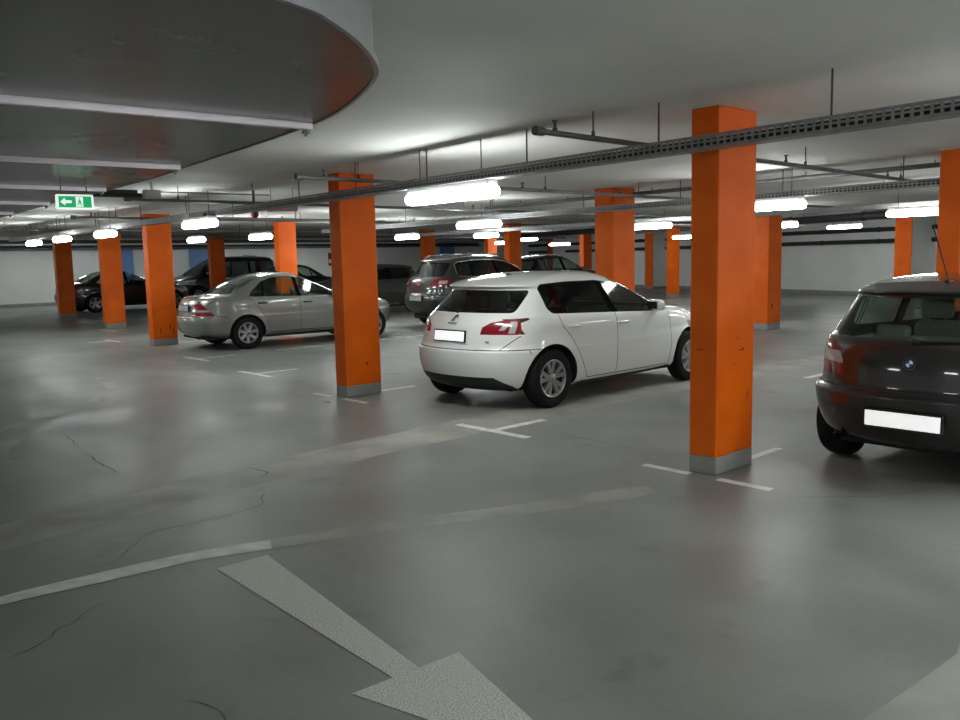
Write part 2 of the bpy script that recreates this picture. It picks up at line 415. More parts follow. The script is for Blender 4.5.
mark([rect(8.2, 12.5, 26.3, 26.42)], 'white stall line on floor in front of the black sedan', name='stall_line', group='white stall lines')
mark([rect(7.7, 8.2, 22.3, 22.42), rect(7.66, 7.76, 21.8, 22.9)], 'white stall mark at the foot of pillar before the black sedan')
mark([rect(8.6, 9.0, 28.5, 28.65)], 'short white stall mark at the foot of the leftmost pillar')
mark([[(5.64, 14.2), (5.42, 11.76), (5.58, 11.6), (5.9, 14.1)]], 'wide faded pale strip on floor before silver sedan', 'floor line', 'edge_line', 'patch', None)
mark([[(4.42, 13.8), (3.95, 11.64), (4.12, 11.6), (4.55, 14.0)]], 'narrow faded pale strip on the aisle floor at left', 'floor line', 'edge_line', 'patch', None)
# crumpled paper
s = MB()
for k in range(7):
    s.sphere((random.uniform(-.04, .04), random.uniform(-.05, .05), .012), (random.uniform(.012, .022), random.uniform(.012, .025), .012), 0, 6, 4)
o = s.build('paper_scrap', M['paper']); o.location = (5.32, 8.40, 0); tag(o, 'small scraps of crumpled white paper beside the foot of an orange pillar', 'litter')

# ------------------------------------------------------------------ dropped duct upper left
dz = 2.2
edge = [(2.78, 13.2), (2.67, 11.0), (2.49, 8.4), (2.36, 6.0), (2.23, 4.91), (2.08, 3.7), (1.98, 3.1), (1.86, 2.72), (1.66, 2.28), (1.44, 2.02), (1.2, 1.83), (1.05, 1.76), (.6, 1.66), (-.2, 1.58), (-6.4, 1.3)]
edge = [tuple(p) for p in smoothpts(edge, 5)]
outline = edge + [(-6.4, 13.2)]
d = empty('ventilation_duct', (0, 6, dz), 0, 'wide dark grey metal duct with rounded corner hung under the ceiling at upper left', 'duct')
def rel(p, z): return (p[0], p[1] - 6, z)
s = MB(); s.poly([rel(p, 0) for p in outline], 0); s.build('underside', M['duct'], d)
s = MB()
n_ = len(outline)
lo = [s.bm.verts.new(rel(p, 0.0)) for p in outline]; hi = [s.bm.verts.new(rel(p, H - dz - .002)) for p in outline]
for i in range(n_): s.bm.faces.new((lo[i], lo[(i + 1) % n_], hi[(i + 1) % n_], hi[i]))
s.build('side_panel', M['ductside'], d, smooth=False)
s = MB()
def offs(P, a):
    out = []
    for i in range(len(P)):
        q = Vector(P[min(i + 1, len(P) - 1)]) - Vector(P[max(i - 1, 0)]); q.normalize()
        out.append((P[i][0] - q.y * a, P[i][1] + q.x * a))
    return out
eo = offs(edge, .014)
for i in range(len(edge) - 1):
    a0, a1, b0, b1 = edge[i], edge[i + 1], eo[i], eo[i + 1]
    for (p, q, z0, z1) in ((b0, b1, -.003, .022),):
        s.bm.faces.new([s.bm.verts.new(rel(p, z0)), s.bm.verts.new(rel(q, z0)), s.bm.verts.new(rel(q, z1)), s.bm.verts.new(rel(p, z1))])
    s.bm.faces.new([s.bm.verts.new(rel(v, -.003)) for v in (a0, a1, b1, b0)])
    s.bm.faces.new([s.bm.verts.new(rel(v, .022)) for v in (b0, b1, a1, a0)])
bmesh.ops.remove_doubles(s.bm, verts=s.bm.verts[:], dist=1e-5)
s.build('edge_flange', M['ductside'], d, smooth=False)
def edge_x(y):
    for i in range(len(edge) - 1):
        if edge[i][1] >= y >= edge[i + 1][1]:
            t = (edge[i][1] - y) / max(1e-6, edge[i][1] - edge[i + 1][1]); return edge[i][0] + t * (edge[i + 1][0] - edge[i][0])
    return edge[0][0]
for y0, slope in ((3.2, -.06), (4.95, -.05), (6.65, -.02), (8.3, 0), (9.9, 0), (11.4, 0), (12.6, 0)):
    xe = edge_x(y0) - (.0 if y0 < 4 else .05)
    s = MB(); L_ = xe + 6
    # C-profile: top flange, two webs
    y1 = y0 - slope * 8
    ang = math.atan2(y0 - y1, 8.)
    R_ = Matrix.Rotation(ang, 4, 'Z')
    mid = Vector(((xe - 6) / 2, (y0 + y0 - slope * L_) / 2 - 6, -.012))
    s.box(mid + Vector((0, 0, -.011)), (L_, .03, .006), 0, 0, R_)
    s.box(mid + Vector((0, -.016, 0)), (L_, .005, .026), 0, 0, R_); s.box(mid + Vector((0, .016, 0)), (L_, .005, .026), 0, 0, R_)
    rl = s.build('support_rail', M['rail'], d)
    for xn in (xe - .03, xe - 1.2, xe - 2.4):
        g = MB(); yy = y0 - slope * (xe - xn) - 6
        g.cyl((xn, yy, -.044), (xn, yy, -.03), .016, 0, 6); g.cyl((xn, yy, -.055), (xn, yy, .1), .006, 0, 8)
        g.build('rod_nut', M['galv'], rl)

# ------------------------------------------------------------------ cable trays, pipes, lamps
def tray(f, y0, y1, zb, lab, rods, w=.16, h=.08, detail=True):
    """f(y) -> x of the side facing the camera; runs along Y"""
    ym = (y0 + y1) / 2
    xm = f(ym); ang = -math.atan(f(ym + .5) - f(ym - .5))
    t = empty('cable_tray', (xm, ym, zb), ang, lab, 'cable tray', 'perforated cable trays')
    L = y1 - y0
    s = MB(); bm = s.bm
    def strip(plane, xs, n_slots, slot_rows):
        pass
    pitch = .05; n = int(L / pitch)
    # near side flange with two rows of slots; far side and bottom
    def flange(x, z0, z1, slots):
        rows = [z0, z0 + (z1 - z0) * .18, z0 + (z1 - z0) * .42, z0 + (z1 - z0) * .58, z0 + (z1 - z0) * .82, z1]
        vs = {}
        def V(a, b):
            if (a, b) not in vs: vs[(a, b)] = bm.verts.new((x, a, b))
            return vs[(a, b)]
        for k in range(n):
            ya = -L / 2 + k * pitch; yb = ya + pitch * .38; yc = ya + pitch
            for r in range(5):
                bm.faces.new((V(ya, rows[r]), V(yb, rows[r]), V(yb, rows[r + 1]), V(ya, rows[r + 1])))
                if not slots or r not in (1, 3):
                    bm.faces.new((V(yb, rows[r]), V(yc, rows[r]), V(yc, rows[r + 1]), V(yb, rows[r + 1])))
            if k < n - 1:
                for r in range(6):
                    vs[(-L / 2 + (k + 1) * pitch, rows[r])] = V(yc, rows[r])
    if detail:
        flange(0, 0, h, True); flange(w, 0, h, False)
    else:
        for x in (0, w): bm.faces.new([bm.verts.new(p) for p in ((x, -L / 2, 0), (x, L / 2, 0), (x, L / 2, h), (x, -L / 2, h))])
    bm.faces.new([bm.verts.new(p) for p in ((0, -L / 2, 0), (0, L / 2, 0), (w, L / 2, 0), (w, -L / 2, 0))])
    s.box((.006, 0, h), (.018, L, .008)); s.box((w - .006, 0, h), (.018, L, .008)); s.box((.006, 0, .004), (.014, L, .008))
    s.build('tray_channel', M['galv'], t)
    c = MB()
    for zc in (.02, .046):
        for k in range(4): c.tube([(.03 + k * .032, -L / 2, zc), (.03 + k * .032, L / 2, zc)], .0135, 0, 6)
    c.build('cable', M['black'], t)
    for y in rods:
        g = MB(); yy = y - ym
        g.cyl((w / 2, yy, .0), (w / 2, yy, H - zb), .0065, 0, 8)
        g.build('hanger_rod', M['steel_d'], t)
    return t
tray(lambda y: 4.62 + .072 * y, -6., 11.6, 2.285, 'long perforated cable tray crossing in front of the foreground pillar', (-5, -2.6, .6, 2.3, 3.55, 4.9, 6.3, 7.6, 8.9, 10.2))
tray(lambda y: 9.66 + .08 * y, -3., 17.5, 2.285, 'perforated cable tray above lamps behind the foreground pillar', (-2, .5, 3.9, 5.4, 7., 8.9, 11.5, 14., 16.5))
tray(lambda y: 14.35 + .06 * y, -3., 20., 2.285, 'perforated cable tray over the third row of lamps', (-2, 1.5, 5., 8.5, 12., 15.5, 19), detail=False)
tray(lambda y: 4.93 + .045 * y, 11.7, 24., 2.285, 'cable tray continuing toward the back wall over the aisle at left', (12.5, 14.5, 17, 19.5, 22), detail=False)

# lamps
LM = []
def lamp_proto():
    t = empty('ceiling_lamp', (0, 0, 0))
    s = MB(); s.box((0, 0, .06), (.12, 1.2, .05), 0, .012); s.box((0, -.45, .083), (.05, .06, .02)); s.box((0, .45, .083), (.05, .06, .02)); s.build('housing', M['lampbody'], t)
    g = MB(); g.box((0, 0, -.014), (.165, 1.25, .105), 0, .048, None, 4); g.build('diffuser', M['lampglow'], t, smooth=True)
    return t
LP = [
 (5.14, 5.95, 'bright tube lamp hanging from near cable tray left of foreground pillar, largest of all'),
 (5.42, 11.75, 'bright tube lamp hanging above the tail of the silver sedan'),
 (5.50, 15.75, 'bright tube lamp shining in front of the pillar before the black sedan'),
 (5.62, 18.55, 'bright tube lamp shining in front of the leftmost pillar'),
 (5.90, 21.5, 'small bright tube lamp nearest the left edge of frame'),
 (10.1, 5.68, 'bright tube lamp passing behind the right side of foreground pillar'),
 (10.0, 10.85, 'bright tube lamp above the rear of the white hatchback roof'),
 (8.8, 19.3, 'small tube lamp above the second blue door'),
 (9.32, 17.2, 'small tube lamp left of the pillar behind the silver sedan roof'),
 (10.05, 14.85, 'upper of two tube lamps peeking out left of the pillar before white hatchback'),
 (12.4, 18.4, 'lower of two tube lamps peeking out left of the pillar before white hatchback'),
 (14.5, 5.25, 'bright tube lamp left of the pillar at the right edge of frame'),
 (14.45, 10.6, 'bright tube lamp right of wide pillar behind the white hatchback'),
 (15.0, 16.0, 'bright tube lamp left of pillar beside the grey off-roader'),
 (13.35, 17.15, 'tube lamp above the grey off-roader tail, left of an orange pillar'),
 (17.6, 9.6, 'small lamp end glinting right of the half hidden pillar behind foreground pillar'),
 (26.6, 12.05, 'tube lamp glowing in front of right wall above two black pipes'),
 (25.2, 24.5, 'upper of two tube lamps above the far black hatchback'),
 (23.2, 23.6, 'lower of two tube lamps above the far black hatchback'),
 (25.5, 17.0, 'tube lamp over far aisle right of the free standing pillar'),
]
ADDED_LAMPS = [(2.2, -1.6), (7.6, -2.6), (-1.2, -2.2), (3.2, -3.6), (6.6, .6), (-3.6, 2.6), (5.0, -.2), (9.7, -.4), (14.2, .4), (5.0, -5.5), (11, -6), (0, -4.5), (18, 2.5), (-3.5, -1.2), (1.0, 22.), (1., 30.), (11.25, 37.), (14.85, 36.2), (21.15, 36.6), (24.5, 36.3), (6.3, 33.5), (4.5, 37.3), (-1, 35), (22.5, 3), (-4., 17.), (30, 27), (-4, 8.)]  # lamps added behind camera, beside frame and behind pillars to brighten floor and walls
proto = None
for i, q in enumerate(LP + [(x, y, 'tube lamp added to brighten the hall') for x, y in ADDED_LAMPS]):
    o = lamp_proto() if proto is None else copy_tree(proto)
    proto = proto or o
    o.location = (q[0], q[1], 2.35 if i in (16, 17) else 2.47 if q[1] > 34 else 2.2)
    ang = -math.atan(.05)
    o.scale = (1, {1: .8, 2: .7, 3: .7, 4: .7, 6: .86, 7: .62, 8: .72, 12: .93, 13: .68, 14: .7}.get(i, 1.), 1)
    if i == 16: ang = -math.atan2(wdir.x, wdir.y)
    o.rotation_euler = (0, 0, ang)
    tag(o, q[2], 'lamp', 'tube lamps under the ceiling')
    # suspension straight up to the slab
    for yr in (-.45, .45):
        g = MB(); g.cyl((0, yr, .08), (0, yr, H - o.location.z), .005, 0, 6); g.build('suspension_rod', M['steel_d'], o)

# sprinkler branches along X
def sprinkler(x0, x1, y, z, lab, heads, slope=.03, m='pipe', r=.021):
    t = empty('sprinkler_pipe', (x0, y, z), math.atan(slope), lab, 'sprinkler pipe', 'thin sprinkler pipes')
    s = MB(); s.cyl((0, 0, 0), (x1 - x0, 0, 0), r, 0, 12)
    s.build('pipe_run', M[m], t, smooth=False, angle=.6)
    e = MB(); e.cyl((-.03, 0, 0), (.05, 0, 0), r * 1.5, 0, 12); e.build('end_cap', M[m], t, angle=.6)
    for h in heads:
        g = MB(); g.cyl((h, 0, 0), (h, 0, .075), .010, 0, 8); g.cyl((h, 0, .075), (h, 0, .085), .022, 0, 10); g.cyl((h, 0, .02), (h, 0, .035), .018, 0, 8)
        g.build('sprinkler_head', M['steel_d'], t)
        g = MB(); g.cyl((h + .42, 0, 0), (h + .42, 0, H - z), .0055, 0, 8); g.cyl((h + .42, 0, -.0), (h + .42, 0, .05), .014, 0, 8)
        g.build('hanger_rod', M['steel_d'], t)
sprinkler(4.24, 11.3, 4.0, 2.45, 'thin sprinkler pipe running behind the foreground pillar to the right', (.18, 3.6, 6.2), .037)
sprinkler(4.48, 16.5, 7.45, 2.45, 'thin sprinkler pipe passing across the top of pillar left of white hatchback', (.3, 3.2, 5.2, 8.2), .02)
sprinkler(4.1, 18., 10.9, 2.45, 'thin sprinkler pipe over the aisle left of the silver sedan', (.25, 3.1, 6., 9.), .03)
sprinkler(4.8, 24., 15.2, 2.45, 'thin sprinkler pipe crossing above the silver sedan roof', (.3, 4, 8, 12, 16), .03)
sprinkler(5.2, 26., 20.5, 2.45, 'thin sprinkler pipe in front of the back row of pillars', (.3, 5, 10, 15), .03)
def pipe_run(a, b, r, m, lab, group='service pipes', rods=(), name='service_pipe'):
    a, b = Vector(a), Vector(b); mid = (a + b) / 2
    t = empty(name, mid, 0, lab, 'pipe', group)
    s = MB(); s.cyl(a - mid, b - mid, r, 0, 14)
    dd = (b - a).normalized(); k = int((b - a).length / 2.4)
    for i in range(k):
        p = a - mid + dd * (1.2 + i * 2.4); s.cyl(p - dd * .03, p + dd * .03, r * 1.18, 0, 14)
    s.build('pipe_run', M[m], t, angle=.6)
    for f in rods:
        p = a - mid + (b - a) * f
        g = MB(); g.cyl(p, (p.x, p.y, H - mid.z), .006, 0, 8); g.build('hanger_rod', M['steel_d'], t)
pipe_run((10.42, 1.8, 2.56), (11.25, 12., 2.56), .03, 'pipe', 'grey main pipe crossing under ceiling right of the foreground pillar', rods=(.15, .35, .6, .9))
pipe_run((10.62, 1.8, 2.57), (11.45, 12., 2.57), .016, 'galv', 'thin bright conduit beside the grey main pipe under the ceiling', rods=(.2, .45, .8))
pipe_run((13.2, 1.8, 2.55), (13.7, 20, 2.55), .035, 'pipe', 'grey pipe over the second aisle under the ceiling', rods=(.2, .4, .6, .8))
pipe_run((7.0, 14, 2.56), (8.6, 27, 2.56), .03, 'pipe', 'grey pipe running toward the back wall above the silver sedan', rods=(.2, .4, .6, .8))
pipe_run((18.0, 5.0, 2.36), (21.0, 12.3, 2.36), .09, 'blackpipe', 'thick black insulated pipe under ceiling before the right wall', rods=(.1, .4, .7))
pipe_run((18.4, 13.6, 2.32), (20.4, 20.8, 2.32), .08, 'blackpipe', 'thick black insulated pipe under ceiling left of wide orange pillar', rods=(.2, .6))
def wall_pipe(z, lab):
    m0 = wallpt(20, .17)
    t = empty('wall_pipe', (m0.x, m0.y, z), 0, lab, 'pipe', 'pipes along the right wall')
    for ya, yb in ((3, 10.5), (11.3, 23.72), (24.5, 32.37), (33.23, 36.5)):
        a, b = wallpt(ya, .17) - m0, wallpt(yb, .17) - m0
        s = MB(); s.cyl((a.x, a.y, 0), (b.x, b.y, 0), .075, 0, 14)
        dd = (b - a).normalized(); k = int((b - a).length / 2.5)
        for i in range(k):
            p = a + dd * (1.2 + 2.5 * i); q = p + dd * .06
            s.cyl((p.x, p.y, 0), (q.x, q.y, 0), .09, 0, 14)
        s.build('pipe_run', M['blackpipe'], t, angle=.6)
wall_pipe(2.30, 'upper of two black pipes running along the right wall'); wall_pipe(1.90, 'lower of two black pipes running along the right wall')
pipe_run((-6, YB - .2, 2.50), (36.3, YB - .2, 2.50), .07, 'blackpipe', 'black pipe running along the top of the back wall')
pipe_run((-6, YB - .5, 2.40), (36.3, YB - .5, 2.40), .05, 'pipe', 'grey pipe running in front of the back wall below ceiling')
pipe_run((2.9, 31.5, 2.50), (34, 31.5, 2.50), .06, 'pipe', 'grey pipe under the ceiling above the black van', rods=(.1, .3, .5, .7))
pipe_run((11.9, 12.6, 2.41), (26, 13.0, 2.41), .03, 'pipe', 'grey pipe crossing under ceiling behind the wide orange pillar', rods=(.2, .5, .8))
pipe_run((5.9, 13.2, 2.36), (9.9, 13.4, 2.36), .022, 'galv', 'thin bright conduit crossing under the ceiling above the silver sedan', rods=(.2, .5, .8))
pipe_run((9, 24.5, 2.44), (28, 24.9, 2.44), .045, 'pipe', 'grey pipe crossing under ceiling behind the grey off-roader', rods=(.2, .5, .8))

# exit sign
t = empty('exit_sign', (1.985, 6.22, 2.06), math.radians(-10), 'green and white emergency exit sign with left arrow hanging under the duct edge', 'exit sign')
s = MB(); s.box((0, 0, 0), (.235, .045, .102), 0, .01); s.build('sign_case', M['signwhite'], t)
s = MB(); s.box((0, -.028, 0), (.205, .008, .076)); s.build('green_panel', M['green'], t)
s = MB(); y = -.0335
s.poly([(-0.0925, y, 0.0000), (-0.0629, y, 0.0259), (-0.0629, y, 0.0089), (-0.0222, y, 0.0089), (-0.0222, y, -0.0089), (-0.0629, y, -0.0089), (-0.0629, y, -0.0259)], 0)
s.poly([(0.0037, y, -0.0333), (0.0481, y, -0.0333), (0.0481, y, 0.0333), (0.0037, y, 0.0333)], 0)
s.build('arrow_symbol', M['signwhite'], t, recalc=False)
s = MB(); y = -.0345
s.poly([(0.0222, y, 0.0148), (0.0296, y, 0.0148), (0.0333, y, 0.0222), (0.0281, y, 0.0266), (0.0222, y, 0.0222)], 0)
s.poly([(0.0163, y, 0.0118), (0.0340, y, 0.0118), (0.0370, y, -0.0037), (0.0414, y, -0.0266), (0.0355, y, -0.0266), (0.0274, y, -0.0089), (0.0148, y, -0.0252), (0.0096, y, -0.0222), (0.0215, y, -0.0044)], 0)
s.build('running_figure', M['green'], t, recalc=False)
s = MB(); s.cyl((-.08, 0, .045), (-.08, 0, .138), .004); s.cyl((.08, 0, .045), (.08, 0, .138), .004); s.build('hanger_rod', M['steel_d'], t)
# dark tube fitting + junction box
t = empty('conduit_fitting', (3.92, 10.6, 2.47), math.radians(-8), 'black tube fitting with grey junction box under ceiling right of the exit sign', 'conduit')
s = MB(); s.cyl((-.36, 0, 0), (.24, 0, 0), .028, 0, 12); s.box((-.06, 0, .04), (.5, .03, .05)); s.build('black_tube', M['blackpipe'], t, angle=.6)
s = MB(); s.box((.36, 0, .02), (.2, .12, .1), 0, .01); s.cyl((.36, 0, .06), (.36, 0, .165), .012); s.build('junction_box', M['lampbody'], t)
s = MB(); s.cyl((.46, 0, .05), (1.9, .1, .05), .009, 0, 8); s.build('conduit_run', M['galv'], t)
# alarm bell + hanging notice
t = empty('alarm_bell', (6.0, 11.2, 2.32), 0, 'small dark red alarm sounder hanging below cable tray left of pillar', 'alarm')
s = MB(); s.cyl((0, 0, -.035), (0, 0, .035), .055, 0, 20); s.sphere((0, 0, -.035), (.045, .045, .03)); s.build('bell_dome', M['red'], t, angle=.6)
s = MB(); s.cyl((0, 0, .035), (0, 0, H - 2.317), .012, 0, 8); s.build('bracket', M['steel_d'], t)
t = empty('hanging_notice', (6.1, 10.6, 2.36), math.radians(-40), 'pale pink notice strip hanging under the cable tray left of pillar', 'sign')
s = MB(); s.box((0, 0, 0), (.42, .015, .08), 0, .004); s.build('notice_panel', M['pink'], t)
s = MB(); s.cyl((-.15, 0, .03), (-.15, 0, H - 2.36), .004); s.cyl((.15, 0, .03), (.15, 0, H - 2.36), .004); s.build('hanger_rod', M['steel_d'], t)
def wall_notice(loc, rz, lab, m, size):
    t = empty('wall_notice', loc, rz, lab, 'sign')
    s = MB(); s.box((0, 0, 0), (size[0], .02, size[1]), 0, .004); s.build('notice_panel', M[m], t)
    s = MB(); s.box((0, -.012, -size[1] * .15), (size[0] * .8, .004, size[1] * .28)); s.build('notice_band', M['paper'], t)
p = wallpt(21.9, .02)
wall_notice((p.x, p.y, 1.95), math.atan2(wn.y, wn.x) + PI / 2, 'small dark purple notice on the right wall beside foreground pillar', 'purple', (.4, .62))
wall_notice((25.6, YB - .03, 1.75), 0, 'red and white notice on the back wall beside pillar left of white hatchback', 'red', (.26, .7))

# ================================================================== CARS
def pchip(ts, ys):
    ts, ys = np.array(ts, float), np.array(ys, float); h = np.diff(ts); dl = np.diff(ys) / h; n = len(ts); m = np.zeros(n)
    for i in range(1, n - 1):
        if dl[i - 1] * dl[i] > 0:
            w1, w2 = 2 * h[i] + h[i - 1], h[i] + 2 * h[i - 1]; m[i] = (w1 + w2) / (w1 / dl[i - 1] + w2 / dl[i])
    m[0], m[-1] = dl[0], dl[-1]
    def f(t):
        i = min(max(int(np.searchsorted(ts, t) - 1), 0), n - 2); s_ = (t - ts[i]) / h[i]
        return ((1 + 2 * s_) * (1 - s_) ** 2 * ys[i] + s_ * (1 - s_) ** 2 * h[i] * m[i] + s_ * s_ * (3 - 2 * s_) * ys[i + 1] + s_ * s_ * (s_ - 1) * h[i] * m[i + 1])
    return f

class Shell:
    def __init__(s, sl, sub=5, bow=.15, kn=1.6):
        s.BOW, s.KN = bow, kn
        n = len(sl); ts = list(range(n)); s.F = [pchip(ts, [r[k] for r in sl]) for k in range(6)]
        s.T = [i / sub for i in range((n - 1) * sub + 1)]; s.rows = [[f(t) for f in s.F] for t in s.T]
        s.zs = np.array([r[0] for r in s.rows])
    def at(s, z):
        t = float(np.interp(z, s.zs, s.T)); return [f(t) for f in s.F]
    def bow(s, x, y, xr, xc, w):
        """the tail curves forward toward its corners"""
        return s.BOW * (y / w) ** 2 * (max(0., xc - x) / (xc - xr)) ** 4
    def unbow(s, x, y, xr, xc, w):
        x0 = x
        for _ in range(6): x0 = x - s.bow(x0, y, xr, xc, w)
        return x0
    def side_y(s, x, z):
        _, xr, xf, w, nr, nf = s.at(z); nr *= s.KN; xc = (xr + xf) / 2
        n_ = nr if x < xc else nf; a = (xc - xr) if x < xc else (xf - xc)
        y = w
        for _ in range(8):
            x0 = x if x >= xc else x - s.bow(x, y, xr, xc, w)
            u = min(1., abs(x0 - xc) / a); y = .5 * y + .5 * w * (1 - u ** n_) ** (1 / n_)
        return y
    def rear_x(s, y, z):
        _, xr, xf, w, nr, nf = s.at(z); nr *= s.KN; xc = (xr + xf) / 2
        x = xc - (xc - xr) * (1 - min(1., abs(y) / w) ** nr) ** (1 / nr)
        return x + s.bow(x, y, xr, xc, w)
    def fval(s, x, y, z):
        _, xr, xf, w, nr, nf = s.at(z); nr *= s.KN; xc = (xr + xf) / 2
        if x < xc: x = s.unbow(x, y, xr, xc, w)
        n_, a = (nr, xc - xr) if x < xc else (nf, xf - xc)
        return ((abs(x - xc) / a) ** n_ + (abs(y) / w) ** n_) ** (1 / n_)
    def ring(s, row, p1=11, p2=16):
        z, xr, xf, w, nr, nf = row; nr *= s.KN; xc = (xr + xf) / 2
        def quad(a, n_):       # from end centre (a,0) to side (0,w)
            yc = w * .5 ** (1 / n_); xq = a * .5 ** (1 / n_); P = []
            for k in range(p1):
                t = k / p1; y = yc * (.45 * t + .55 * math.sin(t * PI / 2)); P.append((a * (1 - (y / w) ** n_) ** (1 / n_), y))
            for k in range(p2 + 1):
                t = 1 - k / p2; x = xq * (.45 * t + .55 * math.sin(t * PI / 2)); P.append((x, w * (1 - (x / a) ** n_) ** (1 / n_)))
            return P
        R = quad(xc - xr, nr); F_ = quad(xf - xc, nf)
        half = [(xc - x + s.bow(xc - x, y, xr, xc, w), y) for x, y in R] + [(xc + x, y) for x, y in F_[::-1][1:]]   # rear centre -> side(+y) -> front centre
        full = half + [(x, -y) for x, y in half[::-1][1:-1]]
        return [(x, y, z) for x, y in full]

def roundpoly(P, r=.03, seg=3):
    """round the corners of a convex polygon; r scalar or list"""
    out = []; n = len(P)
    for i in range(n):
        rr = r[i] if isinstance(r, (list, tuple)) else r
        p, a, b = Vector(P[i]), Vector(P[i - 1]), Vector(P[(i + 1) % n])
        if rr <= 0: out.append(tuple(p)); continue
        u, v = (a - p), (b - p); k = min(rr, u.length * .45, v.length * .45)
        A, B = p + u.normalized() * k, p + v.normalized() * k
        for j in range(seg + 1):
            t = j / seg; out.append(tuple((1 - t) ** 2 * A + 2 * t * (1 - t) * p + t * t * B))
    return out

AX = {'side': (0, 2), 'end': (1, 2), 'top': (0, 1)}
def cut(bm, lay, view, poly, test, region, src):
    i, j = AX[view]
    ar = sum(poly[k - 1][0] * poly[k][1] - poly[k][0] * poly[k - 1][1] for k in range(len(poly)))
    if ar < 0: poly = poly[::-1]
    lo = [min(p[k] for p in poly) - 1e-4 for k in (0, 1)]; hi = [max(p[k] for p in poly) + 1e-4 for k in (0, 1)]
    F = []
    for f in bm.faces:
        if f[lay] not in src or not test(f): continue
        a = [v.co[i] for v in f.verts]; b = [v.co[j] for v in f.verts]
        if max(a) < lo[0] or min(a) > hi[0] or max(b) < lo[1] or min(b) > hi[1]: continue
        F.append(f)
    n = len(poly)
    for k in range(n):
        if not F: return
        a, b = poly[k], poly[(k + 1) % n]; dx, dy = b[0] - a[0], b[1] - a[1]
        if abs(dx) + abs(dy) < 1e-7: continue
        co, no = [0, 0, 0], [0, 0, 0]; co[i], co[j] = a; no[i], no[j] = dy, -dx
        co, no = Vector(co), Vector(no).normalized()
        g = list(F) + list({e for f in F for e in f.edges}) + list({v for f in F for v in f.verts})
        ret = bmesh.ops.bisect_plane(bm, geom=g, dist=1e-5, plane_co=co, plane_no=no)
        F = [f for f in ret['geom'] if isinstance(f, bmesh.types.BMFace) and (f.calc_center_median() - co).dot(no) <= 1e-6]
    for f in F: f[lay] = region

REG = ['body', 'arch', 'window', 'windscreen', 'rear_window', 'tail_light', 'reverse_lens', 'headlight', 'bumper_trim', 'door', 'rear_door', 'boot_lid', 'rear_bumper', 'gap', 'window_pillar', 'bonnet', 'grille', 'rear_quarter_window', 'smoked_lens']
RID = {r: i for i, r in enumerate(REG)}

def side_test(sg, ny=.2): return lambda f: f.normal.y * sg > ny and f.calc_center_median().y * sg > .15
def rear_test(nx=.25): return lambda f: f.normal.x < -nx
def front_test(nx=.2): return lambda f: f.normal.x > nx

def strip(a, b, w=.007):
    a, b = Vector(a), Vector(b); d = (b - a).normalized(); n_ = Vector((-d.y, d.x)) * w / 2
    return [tuple(a + n_), tuple(b + n_), tuple(b - n_), tuple(a - n_)]

def wheel(root, x, y, r, sg, spec):
    """tyre with alloy rim; outer face toward sg*Y"""
    w = .205
    s = MB()
    prof = [(r - .115, -w / 2 + .01), (r - .06, -w / 2), (r - .018, -w / 2 + .012), (r, -w / 2 + .04), (r, w / 2 - .04), (r - .018, w / 2 - .012), (r - .06, w / 2), (r - .112, w / 2 - .012), (r - .122, w / 2 - .03), (r - .13, -w / 2 + .02)]
    s.lathe(prof, 56, 0, None, True)
    ty = s.build('wheel', M['rubber'], root, angle=.7)
    ty.location = (x, y, r)
    if sg < 0: ty.rotation_euler = (0, 0, PI)
    g = MB(); R = r - .112
    g.lathe([(R - .02, -.06), (R + .002, -.04), (R + .004, w / 2 - .016), (R - .006, w / 2 - .008), (R - .022, w / 2 - .016), (R - .03, w / 2 - .05)], 56, 0)
    d0 = w / 2 - .075
    g.lathe([(.001, d0), (R - .01, d0)], 40, 1)
    n, pair, wd = spec.get('spokes', (5, True, .05))
    for k in range(n):
        a = 2 * PI * k / n + spec.get('spin', .3)
        for off in ((-.5, .5) if pair else (0,)):
            aa = a + off * spec.get('pairgap', .46)
            bb = a + off * .25
            p0 = Vector((math.cos(bb) * .035, 0, math.sin(bb) * .035)); p1 = Vector((math.cos(aa) * (R - .012), 0, math.sin(aa) * (R - .012)))
            dd = (p1 - p0); t_ = Vector((-dd.z, 0, dd.x)).normalized(); y0, y1 = w / 2 - .032, w / 2 - .02
            w0, w1 = wd * .42, wd * .5
            vs = [g.bm.verts.new(p) for p in (p0 + t_ * w0 + Vector((0, y0, 0)), p0 - t_ * w0 + Vector((0, y0, 0)), p1 - t_ * w1 + Vector((0, y1, 0)), p1 + t_ * w1 + Vector((0, y1, 0)),
                                               p0 + t_ * w0 * 1.3 + Vector((0, y0 - .03, 0)), p0 - t_ * w0 * 1.3 + Vector((0, y0 - .03, 0)), p1 - t_ * w1 * 1.2 + Vector((0, y1 - .03, 0)), p1 + t_ * w1 * 1.2 + Vector((0, y1 - .03, 0)))]
            for q in ((0, 1, 2, 3), (0, 4, 5, 1), (1, 5, 6, 2), (2, 6, 7, 3), (3, 7, 4, 0)): g.bm.faces.new([vs[z] for z in q])
    g.lathe([(.001, w / 2 - .016), (.03, w / 2 - .018), (.05, w / 2 - .028), (.055, w / 2 - .05)], 24, 0)
    if spec.get('hub_hole'):
        g.lathe([(.001, w / 2 - .012), (.018, w / 2 - .013)], 16, 1)
    rm = g.build('rim', [M['alloy'], M['alloy_d']], ty, angle=.5)

